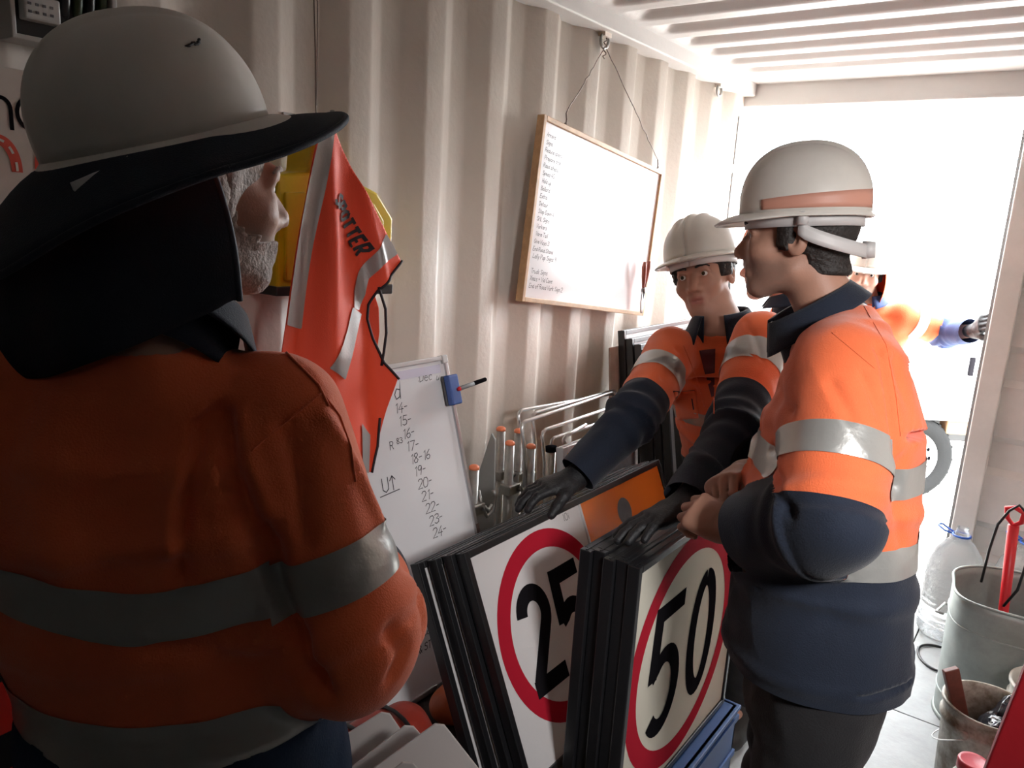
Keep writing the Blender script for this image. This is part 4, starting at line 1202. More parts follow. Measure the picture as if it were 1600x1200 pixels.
def ring(t, cx, cz, r0, r1, m, d=.0024, n=72):
    V = []; F = []
    for i in range(n):
        a = 2*PI*i/n
        V += [(cx+r0*math.cos(a), d, cz+r0*math.sin(a)), (cx+r1*math.cos(a), d, cz+r1*math.sin(a))]
    for i in range(n):
        j = (i+1) % n; F.append((2*i, 2*j, 2*j+1, 2*i+1))
    return make('red_ring', V, F, m, t)
def fig2(w, h): return [arc(w*.5, h*.70, w*.42, h*.25, 172, -28, 20)+[(w*.84, h*.56), (w*.10, h*.06), (w*.02, h*.0)]]
def digits(t, txt, x, z, w, h, wd, m, d=.0022, gap=.35):
    for k, ch in enumerate(txt):
        ox = x+k*w*(1+gap)
        if ch == '0': lines = [arc(w/2, h/2, w*.5-wd/2, h*.5-wd/2, 90, 450, 40)]
        elif ch == '2': lines = [arc(w*.5, h*.72, w*.5-wd/2, h*.28-wd/2, 175, -35, 24)+[(wd*.5, wd*.75), ], [(0, wd/2), (w, wd/2)]]
        elif ch == '5': lines = [[(w*.95, h-wd/2), (w*.12, h-wd/2)], [(w*.17, h), (w*.10, h*.47)], [(w*.06, h*.50)]+arc(w*.46, h*.335, w*.54-wd/2, h*.335-wd/2, 128, -140, 26)]
        mb = MB()
        for q, ln in enumerate(lines): ribbon([[(ox+a, z+b) for a, b in ln]], wd, fy(d-.0002*q), mb, square=True)
        mb.build('numeral', m, t)

# five-deep stack of 50 signs held upright on a blue crate
G50 = 'stack of framed 50 signs'
for k in range(5):
    x = .88-.0280*k
    dy = (0, .004, -.003, .006, -.004)[k]
    lab = ['framed 50 speed sign at the front of the right-hand stack, red ring on cream', 'black framed sign second in the stack, directly behind the front 50 sign',
           'black framed sign third in the stack behind the front 50 sign', 'black framed sign fourth in the stack behind the front 50 sign', 'black framed sign at the back of the right-hand 50 stack'][k]
    t = framed_sign('road_sign', lab, sign_matrix(x, 1.322+dy, .382+(0, .002, -.002, .004, .001)[k]+.004, 0.0), .645, .64, sign_cream, G50)
    if k == 0:
        ring(t, .305, .325, .246, .296, sign_red)
        digits(t, '50', .118, .150, .165, .345, .044, sign_black, gap=.24)
        for zz in (.60, .30): pass
crate_blue = mat('blue_crate_plastic', (0.02, 0.09, 0.30), 0.45)
def crate(name, lab, x0, x1, y0, y1, h, m):
    t = thing(name, lab, 'crate', ((x0+x1)/2, (y0+y1)/2, 0))
    w, d = (x1-x0)/2, (y1-y0)/2
    bevel(MB().box(-w+.01, w-.01, -d+.01, d-.01, 0.0, .015).build('base', m, t), .003)
    for sx in (-1, 1):
        bevel(MB().box(sx*w-.006-.006*sx, sx*w+.006-.006*sx, -d, d, .0, h).build('side', m, t), .002)
        bevel(MB().box(-w, w, sx*d-.006-.006*sx, sx*d+.006-.006*sx, .0, h).build('side', m, t), .002)
    for k in range(3):
        z = h*(.3+.3*k)
        MB().box(-w-.006, w+.006, -d-.006, d+.006, z-.008, z+.008).build('rib', m, t)
    bevel(MB().box(-w-.008, w+.008, -d-.008, d+.008, h-.012, h).build('lid', m, t), .003)
    return t
crate('crate', 'blue plastic crate holding up the stack of 50 signs', .748, .915, 1.30, 1.99, .380, crate_blue)

# stack of wide 25 / workman signs leaning back
G25 = 'stack of wide leaning signs'
LEAN = 23.7
s25, c25 = math.sin(math.radians(LEAN)), math.cos(math.radians(LEAN))
H25 = .545
for k in range(4):
    off = .031*k
    bx, bz = .5+H25*s25-off*c25+.006, .972-H25*c25-off*s25
    lab = ['wide framed sign with 25 in a red ring beside an orange workman panel', 'black framed sign directly behind the wide 25 sign', 'black framed sign third in the leaning 25 stack', 'rearmost black framed sign of the leaning 25 stack, corner sticking out left'][k]
    t = framed_sign('road_sign', lab, sign_matrix(bx, 1.222-(0, .012, .030, .055)[k], bz+(0, .003, .002, .004)[k], LEAN), .965, H25, sign_white, G25)
    if k == 0:
        ring(t, .262, .288, .182, .228, sign_red)
        digits(t, '25', .115, .160, .130, .250, .040, sign_black, gap=.16)
        MB().box(.482, .948, .0018, .003, .018, H25-.018).build('orange_panel', sign_orange, t)
        bevel(MB().box(.474, .482, -.001, .006, .017, H25-.017).build('panel_joint', sign_white, t), .001)
        # workman: head, bent body, legs, shovel, heap
        wk = MB(); mpp = fy(.0012); cx, cz = .690, .450
        V = [(cx, .0012, cz)]+[(cx+.038*math.cos(a), .0012, cz+.040*math.sin(a)) for a in np.linspace(0, 2*PI, 25)[:-1]]
        wk.add(V, [(0, (i+1) % 24+1, i+1) for i in range(24)]); wk.build('workman_head', sign_grey, t)
        wk = MB()
        for poly in ([(.600, .395), (.655, .412), (.705, .395), (.735, .345), (.70, .25), (.665, .235), (.612, .245), (.585, .28), (.625, .36)], [(.612, .25), (.665, .24), (.672, .15), (.66, .06), (.63, .06), (.64, .15)], [(.60, .275), (.63, .24), (.585, .15), (.575, .06), (.545, .06), (.552, .16)],
                     [(.715, .385), (.735, .37), (.80, .27), (.79, .255), (.78, .257)]):
            c = np.mean(poly, 0); n = len(poly)
            wk.add([(c[0], .0012, c[1])]+[(a, .0012, b) for a, b in poly], [(0, i+1, (i+1) % n+1) for i in range(n)])
        wk.build('workman_body', sign_grey, t)
        ribbon([[(.70, .33), (.88, .12)]], .014, fy(.0011)).build('shovel', sign_grey, t)
        V = [(.80, .0012, .05), (.93, .0012, .05), (.925, .0012, .09), (.885, .0012, .125), (.83, .0012, .10)]
        MB().add(V, [(0, 1, 2, 3, 4)]).build('spoil_heap', sign_grey, t)
        ribbon(strokes('l0i', .018, .395, .505, 0), .0016, fy(.0024)).build('pencil_mark', sign_grey, t)
# yellow crate the wide signs rest on
crate('crate', 'yellow plastic crate under the leaning 25 signs', .545, .726, 1.25, 2.17, .395, mat('yellow_crate_plastic', (.60, .36, .02), .45))

# ---------------------------------------------------------------- tall framed signs leaning at the far wall
GF = 'tall framed signs leaning near the doorway'
place7 = ['nearest the wall', 'second from the wall', 'third from the wall', 'fourth from the wall', 'fifth from the wall', 'sixth from the wall', 'outermost, standing apart']
tops = [(.112, 1.295), (.146, 1.268), (.182, 1.250), (.216, 1.236), (.250, 1.232), (.284, 1.226), (.335, 1.238)]
for k, (tx, tz) in enumerate(tops):
    ln = 8.6+.25*k; L = tz/math.cos(math.radians(ln))
    framed_sign('road_sign', 'tall black framed sign with white face, '+place7[k]+' in the doorway stack', sign_matrix(tx+L*math.sin(math.radians(ln)), 2.62+.006*(k % 3), .004, ln), .68, L, sign_white, GF, depth=.026)
# cardboard-brown sheet behind that stack
t = thing('hardboard_sheet', 'brown worn hardboard sheet leaning on the wall behind tall framed signs', 'sheet', mtx=sign_matrix(.225, 2.555, .003, 6.0))
o = MB().box(0, .62, .0, .008, 0, 1.24).build('sheet', mat('worn_hardboard', (.42, .33, .27), .8, var=.3, vscale=10, bump=.2, bscale=60), t); bevel(o, .004)
o = MB().box(.0, .02, -.004, .012, .60, .80).build('edge_tape', sign_black, t)

# ---------------------------------------------------------------- yellow and grey diamond panel sign behind the reaching arm
t = framed_sign('road_sign', 'yellow and grey sign with pale metal frame below the reaching navy sleeve', sign_matrix(.492, 1.835, .004, 7.0), .46, 1.055, sign_yellow, fm=alu, lip=.02)
V = [(.03, .0022, 1.02), (.44, .0022, 1.02), (.44, .0022, .55), (.235, .0022, .80)]
MB().add(V, [(0, 1, 2, 3)]).build('grey_field', sign_grey, t)

# ---------------------------------------------------------------- wire sign stands and tube legs
rod = mat('bright_wire', (0.66, 0.66, 0.66), 0.28, 0.9)
loops = [((810, 642), (975, 612), .11), ((832, 646), (962, 609), .15), ((815, 660), (960, 612), .19), ((847, 673), (980, 628), .23), ((861, 686), (978, 647), .27)]
wl_ = ['hindmost of the five by the wall', 'second from the wall', 'third from the wall', 'fourth from the wall', 'front one of the five nearest the signs']
for k, (a, b, x) in enumerate(loops):
    ya, za = on_x(*a, x); yb, zb = on_x(*b, x)
    t = thing('sign_stand', 'wire loop sign stand with tube feet, '+wl_[k], 'sign stand', (x, ya, 0), group='wire loop sign stands')
    dxx = (za-.55)*.10
    P = [(dxx, .030, .30), (.012, .006, za-.09), (.002, 0, za-.02), (0, .006, za-.006), (0, .02, za), (0, yb-ya-.02, zb), (0, yb-ya-.006, zb-.006), (.002, yb-ya, zb-.02), (.012, yb-ya-.006, zb-.09), (dxx, yb-ya-.03, .30)]
    MB().tube(P, .0058, 10).build('wire_loop', rod, t, True)
    for yy in (.030, yb-ya-.03):
        o = MB().tube([(dxx+.075, yy, .004), (dxx*.5+.006, yy-.012 if yy < .1 else yy+.012, .62)], .0125, 12).build('tube_foot', galv, t, True)
    bevel(MB().box(dxx+.030, dxx+.046, .03, yb-ya-.03, .285, .315).build('crossbar', galv, t), .003)
tubes = [((783, 668), .09, 'tall rear tube leg beside the grey sheet'), ((797, 690), .17, 'tube leg with orange cap in front of the grey sheet'), ((811, 671), .13, 'tube leg with orange cap behind the wire loops'),
         ((830, 695), .21, 'tube leg with orange cap and wing clamp among wire loops'), ((741, 728), .20, 'lone tube leg with orange cap at the edge of the leaning whiteboard')]
for k, (p, x, lab) in enumerate(tubes):
    y, z = on_x(*p, x)
    t = thing('tube_leg', 'galvanised '+lab, 'sign leg', (x, y, 0), group='galvanised tube legs with orange caps')
    bx = .06 if k < 4 else .04; by = -.05
    def at_(f): return (bx*(1-f), by*(1-f), .004+f*(z-.012))
    MB().tube([at_(0), at_(1)], .0145, 14).build('tube', galv, t, True)
    a = Vector(at_(1)); up = (a-Vector(at_(0))).normalized()
    MB().tube([a-up*.002, a+up*.006, a+up*.011], [.0155, .0155, .009], 14).build('cap', cap_or, t, True)
    f = .86 if k < 4 else .88
    q = Vector(at_(f))
    bevel(MB().box(q.x-.020, q.x+.022, q.y-.020, q.y+.034, q.z-.016, q.z+.016).build('clamp', galv, t), .004)
    MB().tube([q+Vector((.02, .02, 0)), q+Vector((.045, .02, .004))], .006, 10).build('clamp_bolt', galv, t, True)
    wn = MB(); wn.tube([q+Vector((.042, .006, .018)), q+Vector((.042, .020, .0)), q+Vector((.042, .036, .016))], [.004, .006, .004], 8); wn.build('wing_nut', galv, t, True)
    if k == 4:
        MB().tube([q+Vector((.0, .025, .05)), q+Vector((.012, .030, .0)), q+Vector((.02, .045, -.03)), q+Vector((.02, .075, -.02)), q+Vector((.018, .085, .02)), q+Vector((.015, .075, .04))], .0055, 10).build('hook', galv, t, True)
for k, (p, x) in enumerate((((861, 699), .285), ((881, 702), .32))):
    y, z = on_x(*p, x)
    t = thing('tube_leg', ['bare galvanised tube leg with black collar next to yellow sign', 'galvanised tube leg with bent rod in its black collar before yellow sign'][k], 'sign leg', (x, y, 0))
    MB().tube([(.05, -.05, .004), (0, 0, z)], .0155, 14).build('tube', galv, t, True)
    MB().tube([(.001, .001, z-.012), (0, 0, z+.003)], .0175, 14).build('collar', sign_black, t, True)
    if k: MB().tube([(0, 0, z), (-.002, -.002, z+.03), (.0, .008, z+.042), (.0, .03, z+.045), (0, .12, z+.055)], .0058, 10).build('bent_rod', rod, t, True)
# grey sheet standing behind the tubes
q = [on_x(778, 670, .10), on_x(752, 800, .10)]
t = thing('grey_sheet', 'pale grey thin sheet standing edge-on between the whiteboard and tube legs', 'sheet', (.02, 1.735, 0))
V = [(.0, .02, 0), (.19, -.01, 0), (.185, -.004, .80), (.172, .0, 1.06), (.155, .004, 1.075), (.0, .02, .60)]
o = make('sheet', V, [(0, 1, 2, 3, 4, 5)], mat('grey_sheet_paint', (.36, .36, .34), .6, var=.15), t); solid(o, .005, 0)

# ---------------------------------------------------------------- hanging whiteboard
y0, z0 = 2.015, 1.437; ang = math.radians(-6.9); BW, BH = .880, .590
m = Matrix.Identity(4)
ex = Vector((0, math.cos(ang), math.sin(ang))); ez = Vector((0.035, -math.sin(ang), math.cos(ang))).normalized(); ez = Vector((-.010, -math.sin(ang), math.cos(ang))).normalized(); ly = ez.cross(ex)
for i in range(3): m[i][0] = ex[i]; m[i][1] = ly[i]; m[i][2] = ez[i]
m[0][3], m[1][3], m[2][3] = .052, y0, z0
t = thing('whiteboard', 'large whiteboard in a pine frame hanging by wire on the corrugated wall', 'whiteboard', mtx=m)
MB().box(.008, BW-.008, .003, .010, .008, BH-.008).build('board_face', board_white, t)
fw = .016
for a, mm in (((0, fw, 0, BH), pine), ((BW-fw, BW, 0, BH), pine), ((fw, BW-fw, 0, fw), pine), ((fw, BW-fw, BH-fw, BH), pine)):
    bevel(MB().box(a[0], a[1], -.006, .022, a[2], a[3]).build('frame_bar', mm, t), .002)
lines = ['Arrows', 'Signs', 'Reduce speed', 'Prepare stop', 'Road ahead', 'Speed 40', 'Hold up', 'Bollard', 'Extra', 'Detour', 'Step Down 4', 'SML Signs', 'Workers', 'Worm Tail', 'Give Ways 3', 'End Road Stand', 'Lolly Pop Signs 9', '', 'Truck Signs', 'Xmas + Vid Cone', 'End of Road Work Sign 2']
mb = MB(); random.seed(3)
for i, s_ in enumerate(lines):
    if i == 17: mb.build('handwriting', ink, t); mb = MB()
    sz = .0135 if i < 16 else .0150
    if s_: ribbon(strokes(s_, sz, .040+random.uniform(-.003, .003), BH-.058-i*.0242, .15, .04, .9), .0016, fy(.0026), mb)
mb.build('handwriting', ink, t)
for hx in (.135, BW-.045):
    MB().tube([(hx-.012, .006, BH-.004), (hx-.004, -.004, BH+.008), (hx+.006, .004, BH+.004), (hx+.012, .008, BH+.022), (hx+.008, .010, BH+.040)], .0022, 8).build('wire_hook', rust, t, True)
hp = [m @ Vector((.143, .010, BH+.040)), m @ Vector((BW-.037, .010, BH+.040))]
top = Vector((.020, 2.475, 2.300))
t2 = thing('hanging_wire', 'thin twisted wire from the lashing ring to the hanging whiteboard', 'wire', top)
def wob(a, b, n, s):
    return [a.lerp(b, i/n)+Vector((random.uniform(-s, s)*.5, random.uniform(-s, s), random.uniform(-s, s)*.4))*(1 if 0 < i < n else 0) for i in range(n+1)]
MB().tube([p-top for p in wob(top, hp[0], 16, .004)], .0016, 6).build('strand', rust, t2, True)
MB().tube([p-top for p in wob(top, hp[1], 20, .006)], .0016, 6).build('strand', rust, t2, True)
mb = MB(); mb.tube([(.002*math.cos(i*1.1), .010*math.sin(i*1.1), .028-.004*i) for i in range(18)], .0022, 6); mb.build('knot', rust, t2, True)
# snips hanging at the board's right edge
y, z = on_x(1016, 410, .10)
t = thing('snips', 'pair of snips with red-brown handles hanging at the whiteboard edge', 'tool', (.085, y-.01, z))
hnd = mat('red_brown_handle', (.30, .08, .05), .45)
MB().tube([(0, 0, -.10), (.004, -.012, -.06), (.004, -.016, -.02), (.003, -.010, .0)], [.006, .009, .010, .007], 10).build('handle', hnd, t, True)
MB().tube([(0, .006, -.10), (-.002, .024, -.06), (-.002, .032, -.02), (0, .030, .004)], [.006, .009, .010, .007], 10).build('handle', hnd, t, True)
MB().tube([(-.004, .003, -.112), (.008, .003, -.112)], .012, 12).build('pivot', steel_dull, t, True)
for sx in (-1, 1): bevel(MB().add([(-.003, .003-.010*sx, -.11), (-.003, .003+.010*sx, -.11), (-.003, .003+.013*sx, -.16), (-.003, .003+.004*sx, -.205), (.003, .003-.010*sx, -.11), (.003, .003+.010*sx, -.11), (.003, .003+.013*sx, -.16), (.003, .003+.004*sx, -.205)], [(3, 2, 1, 0), (4, 5, 6, 7), (0, 1, 5, 4), (1, 2, 6, 5), (2, 3, 7, 6), (3, 0, 4, 7)]).build('blade', alu, t), .001)

# ---------------------------------------------------------------- list whiteboard leaning on the wall
lean2 = 17.0; s2, c2 = math.sin(math.radians(lean2)), math.cos(math.radians(lean2)); W2, H2 = .760, .842
m2 = sign_matrix(.10+H2*s2, 1.604-W2, 1.312-H2*c2, lean2)
t = thing('whiteboard', 'list whiteboard in an aluminium frame leaning on the wall behind the front man', 'whiteboard', mtx=m2)
MB().box(.006, W2-.006, .003, .010, .006, H2-.006).build('board_face', board_white, t)
for a in ((0, .013, 0, H2), (W2-.013, W2, 0, H2), (.013, W2-.013, 0, .013), (.013, W2-.013, H2-.013, H2)):
    bevel(MB().box(a[0], a[1], -.004, .016, a[2], a[3]).build('frame_bar', alu, t), .002)
for a in ((0, 0), (W2-.02, 0), (0, H2-.02), (W2-.02, H2-.02)): bevel(MB().box(a[0]-.002, a[0]+.022, -.006, .018, a[1]-.002, a[1]+.022).build('frame_corner', plastic_grey, t), .004)
MB().box(.10, W2-.03, .0015, .003, H2-.045, H2-.022).build('header_strip', mat('lilac_strip', (.62, .60, .72), .4), t)
mb = MB(); random.seed(5); U = lambda u: W2+u; Z = lambda v: H2-v
for i in range(11):
    s_ = f'{14+i}-' if i != 4 else '18-16'
    ribbon(strokes(s_, .0245, U(-.228+i*.0052), Z(.128+i*.0345), .2, .02, 1.0), .0021, fy(.0026), mb)
mb.build('handwriting', ink, t); mb = MB()
ribbon(strokes('Board', .046, U(-.345), Z(.092), .18, .0, .9), .0026, fy(.0026), mb); ribbon(strokes('~', .030, U(-.30), Z(.106), 0), .002, fy(.0026), mb)
mb.build('handwriting', ink, t); mb = MB()
ribbon(strokes(':Dec', .026, U(-.125), Z(.060), .2, .0, .8), .0018, fy(.0026), mb); ribbon(strokes('u', .022, U(-.055), Z(.064), .6), .0016, fy(.0026), mb)
ribbon(strokes('w8', .010, U(-.045), Z(.032), .2), .0010, fy(.0026), mb)
mb.build('handwriting', ink, t); mb = MB()
ribbon(strokes('83', .014, U(-.242), Z(.205), .1), .0018, fy(.0026), mb); ribbon(strokes('R', .020, U(-.268), Z(.215), .1), .0020, fy(.0026), mb)
mb.build('handwriting', ink, t); mb = MB()
ribbon(strokes('U^', .036, U(-.318), Z(.315), .05, 0, .6), .0026, fy(.0026), mb); ribbon([[(U(-.33), Z(.322)), (U(-.262), Z(.318))]], .0022, fy(.0026), mb)
mb.build('handwriting', ink, t); mb = MB()
ribbon(strokes('y Cones', .018, U(-.292), Z(.700), .2, .02, .7), .0022, fy(.0026), mb); ribbon(strokes('& STOP KIT', .018, U(-.30), Z(.735), .25, .02, .9), .0022, fy(.0026), mb)
mb.build('handwriting', ink, t)
MB().box(W2-.010, W2+.002, -.0052, -.003, .13, .36).build('dark_edge_tape', mat('brown_tape', (.10, .06, .05), .6), t)
# eraser with clipped pens stuck near its corner
e = m2 @ Vector((W2-.018, -.020, H2-.098))
me_ = m2.copy(); me_[0][3], me_[1][3], me_[2][3] = e.x, e.y, e.z
t = thing('board_eraser', 'blue magnetic eraser stuck on the corner of the list whiteboard', 'eraser', mtx=me_)
bevel(MB().box(-.021, .021, -.010, .010, -.042, .042).build('eraser_body', eraser_blue, t), .005, 3)
bevel(MB().box(-.022, .022, .010, .016, -.042, .042).build('felt_pad', sign_grey, t), .001)
t2 = thing('marker_pen', 'black marker pen with a red tip clipped across the blue eraser', 'pen', mtx=me_ @ Matrix.Translation((.010, -.020, .0)))
MB().tube([(-.004, 0, 0), (.046, -.012, .006)], .0062, 12).build('barrel', mat('pen_grey', (.30, .30, .31), .4), t2, True)
MB().tube([(.044, -.0115, .006), (.086, -.022, .011), (.089, -.0225, .0115)], [.0066, .0058, .003], 12).build('pen_cap', sign_black, t2, True)
MB().tube([(-.012, .002, -.002), (-.003, 0, 0)], [.0045, .0066], 12).build('red_tip', plastic_red, t2, True)

# low steel bench under the list board, orange-red bundles on it
t = thing('bench', 'low dark steel bench under the leaning list whiteboard', 'bench', (.29, 1.23, 0))
bevel(MB().box(-.26, .228, -.36, .37, .462, .500).build('bench_top', mat('dark_bench_top', (.035, .03, .028), .55, bump=.2, bscale=60), t), .004)
for sx in (-.24, .206):
    for sy in (-.34, .35): bevel(MB().box(sx-.02, sx+.02, sy-.02, sy+.02, 0, .462).build('leg', black_paint, t), .003)
red_cloth = mat('red_vinyl', (.42, .035, .015), .45, bump=.3, bscale=60, var=.25, vscale=10)
def bundle(c, r, lab, seed, mm, L=.13, rz=0.3):
    t = thing('rolled_sign', lab, 'rolled sign', c)
    d = Vector((math.sin(rz), math.cos(rz), 0))
    a, b = np.array(-d*L), np.array(d*L)
    f0 = union([Cap(a+[0, 0, r], b+[0, 0, r], r, r*.92), Cap(a*.8+[r*.6, 0, r*.8], b*.9+[r*.6, 0, r*.75], r*.8, r*.7)], .02)
    V, Q = mesh_sdf(lambda P: np.maximum(f0(P), .0005-P[:, 2]), np.array([-.3, -.3, -.02]), np.array([.3, .3, .3]), .008)
    V = np.array([p+np.array(noise.noise_vector(Vector(p)*16+Vector((seed, 0, 0))))*.006 for p in V])
    V[:, 2] = np.maximum(V[:, 2], .0)
    make('roll', V, Q, mm, t, True)
    for k in (-.5, .45):
        q = d*L*k*1.2
        mb = MB(); n = Vector((-d.y, d.x, 0))
        mb.tube([Vector((q.x+r*.3, q.y, r*.95))+(-n*math.cos(x)*(r*1.42)+Vector((0, 0, 1))*math.sin(x)*r*1.12) for x in np.linspace(0, 2*PI, 20)[:-1]], .005, 6, closed=True)
        mb.build('strap', black_paint, t, True)
bundle((.448, 1.015, .502), .070, 'red rolled vinyl sign with black straps on the low bench', 1, red_cloth, .085, .15)
bundle((.425, 1.36, .502), .042, 'dark orange rolled sign on the low bench behind', 4, mat('dull_orange_vinyl', (.45, .10, .03), .5, bump=.3, bscale=60), .10, -.2)

# ---------------------------------------------------------------- white diamond panels by the front man's hip
GS = 'white blank panels leaning in a row'
pan = mat('white_fluted_panel', (.62, .58, .56), .55, bump=.05, bscale=200)
cands = [((604, 1107), 1.50, 'left'), ((640, 1127), 1.42, 'second'), ((688, 1124), 1.34, 'third'), ((638, 1183), 1.22, 'front')]
labs = ['small white blank panel corner nearest the leaning list board, left of the row', 'white fluted blank panel, second from the left beside the front man', 'large white blank panel at the right of the row beside the 25 signs', 'white blank panel lowest in the picture, in front of the other panels']
for k, (p, zc, _) in enumerate(cands):
    r = vray(*p); P = CAM+r*zc
    n = Vector((.62, -.70, .12)).normalized()
    hx = Vector((0, 0, 1)).cross(n).normalized()*-1     # rightwards as seen
    hx = hx if hx.dot(cR) > 0 else -hx
    up = n.cross(hx); up = up if up.z > 0 else -up
    a = math.radians((34, 40, 38, 40)[k]); d1 = (-hx*math.cos(a)-up*math.sin(a)); d2 = (hx*math.sin(a)-up*math.cos(a))
    low = (d1+d2).z
    side = min(.62, (P.z-.003)/-(low-.005))
    w_ = (.30, .42, .50, .40)[k]
    t = thing('blank_panel', labs[k], 'panel', tuple(P), group=GS)
    rr_ = .012
    A = [d1*w_, d1*rr_, d2*rr_, d2*side*1.0, d2*side+d1*w_]
    hgt = (P.z-.004)/max(1e-3, -(d2.z))
    A = [d1*w_, d1*rr_, d2*rr_, d2*min(hgt, .9)]
    q_end = d2*min(hgt, .9); 
    A.append(q_end+d1*min(w_, .02))
    A = [d1*w_, d1*rr_, d2*rr_, d2*(P.z-.004)/-d2.z*.999 if -d2.z > 0 else d2, d1*w_+d2*max(.05, ((P+d1*w_).z-.004)/-d2.z)]
    o = make('panel_sheet', A, [tuple(range(5))], pan, t); solid(o, .005, 0); bevel(o, .0015)

# ---------------------------------------------------------------- yellow wall box, hook, orange vest
PX = lambda pts, x: [on_x(a, b, x) for a, b in pts]
t = thing('wall_box', 'yellow plastic wall box with chamfered corner behind the hanging orange vest', 'box', (.0, 1.2, 1.6))
yb_ = [(432, 455), (433, 272), (484, 268), (488, 225), (500, 205), (523, 212), (540, 262), (560, 285), (591, 301), (615, 341), (611, 447)]
pl_ = PX(yb_, .10)
mb = MB(); mb.prism(pl_[::-1], lambda a, b: (.012, a-1.2, b-1.6), lambda a, b: (.10, a-1.2, b-1.6)); o = mb.build('box_shell', yellow_plastic, t); bevel(o, .008, 3)
pl2 = PX([(445, 300), (560, 300), (585, 318), (600, 345), (597, 440), (445, 440)], .104)
mb = MB(); mb.prism(pl2[::-1], lambda a, b: (.095, a-1.2, b-1.6), lambda a, b: (.106, a-1.2, b-1.6)); bevel(mb.build('front_panel', yellow_plastic, t), .005, 3)
pl3 = PX([(430, 448), (613, 444), (612, 459), (430, 463)], .104)
mb = MB(); mb.prism(pl3[::-1], lambda a, b: (.012, a-1.2, b-1.6), lambda a, b: (.108, a-1.2, b-1.6)); bevel(mb.build('base_strip', black_paint, t), .003)
hy, hz = on_x(514, 196, .14)
t = thing('wall_hook', 'bent steel hook on the wall that carries the orange vest', 'hook', (0, hy, hz))
MB().box(-.03, .006, -.015, .015, -.03, .03).build('hook_plate', steel_dull, t)
MB().tube([(.0, 0, 0), (.10, 0, .004), (.140, 0, -.004), (.155, 0, .012), (.150, 0, .030)], .005, 10).build('hook_arm', steel_dull, t, True)

VX = .165
vest_or = mat('vest_orange', (.95, .075, .018), .6, bump=.2, bscale=500, sheen=.2)
vest_tape = mat('vest_grey_tape', (.34, .31, .30), .40, .35, bump=.1, bscale=200)
vest_bind = mat('vest_black_binding', (.02, .012, .018), .6)
vest = thing('hi_vis_vest', 'bright orange vest with grey tape and black SPOTTER lettering hanging from a hook', 'vest', (VX, hy, hz))
def vx(y, z):
    a = (y-hy); d = hz-z
    fan = a/(.06+.30*d)
    fan = max(-1, min(1, fan))
    return .016*math.sin(fan*6.5+1.2+d*2.0)*min(1, d*4)+.004*math.sin(fan*13+d*9)*min(1, d*3)-.022+.10*d*min(1, d/.5)
def vmap(off): return lambda y, z: (vx(y, z)+off, y-hy, z-hz)
def PXV(pts, _):
    out = []
    for a, b in pts:
        y, z = on_x(a, b, VX); d = max(0, hz-z); out.append(on_x(a, b, VX-.022+.10*d*min(1, d/.5)))
    return out
outline = [(497, 214), (508, 197), (524, 204), (536, 232), (550, 262), (571, 305), (596, 362), (620, 408), (603, 430), (588, 452), (581, 476), (581, 500), (589, 530), (602, 568), (617, 591), (608, 640), (600, 692), (591, 742), (574, 738), (540, 730), (470, 700), (430, 640), (440, 560), (449, 505), (462, 420), (480, 320)]
V, F = sheet(PXV(outline, VX), .005, vmap(0)); front = make('vest_front', V, F, vest_or, vest, True); solid(front, .0015, -1)
back = [(560, 440), (588, 448), (597, 482), (601, 520), (600, 572), (585, 575), (560, 560)]
V, F = sheet(PXV(back, VX), .008, vmap(-.022)); solid(make('vest_back', V, F, vest_or, vest, True), .0015, -1)
for nm, poly in (('t', [(499, 212), (521, 209), (506, 300), (478, 516), (449, 508), (468, 385)]), ('t', [(595, 364), (613, 396), (590, 412), (578, 436), (576, 462), (566, 486), (556, 482), (557, 455), (566, 425)]),
                 ('t', [(553, 480), (571, 492), (560, 522), (534, 592), (508, 574), (540, 515)]), ('t', [(567, 661), (587, 682), (585, 742), (570, 738)])):
    V, F = sheet(PXV(poly, VX), .004, vmap(.0032)); make('reflective_tape', V, F, vest_tape, front, True)
for ln in ([(621, 407), (603, 431), (588, 453), (581, 477), (581, 500), (589, 530), (602, 567), (618, 591)], [(601, 655), (599, 700), (591, 742)], [(588, 448), (597, 482), (601, 520), (600, 572)]):
    P = PXV(ln, VX); Q = []
    for (a, b), (c, d) in zip(P, P[1:]): Q += [(a+(c-a)*i/5, b+(d-b)*i/5) for i in range(5)]
    Q.append(P[-1])
    MB().tube([vmap(.001)(*q) for q in Q], .0034, 6).build('binding', vest_bind, front, True)
mb = MB()
o_, al, upv = Vector((516, 312)), Vector((.455, .89)), Vector((.80, -.48))
tl_ = []
for ln in strokes('SPOTTER', 21, 0, 0, 0.0, 0, 1.5):
    tl_.append([PXV([o_+al*(a*.80)+upv*b], VX)[0] for a, b in ln])
ribbon(tl_, .0075, vmap(.0042), mb, sub=.004, square=True)
mb.build('lettering', vest_bind, front)

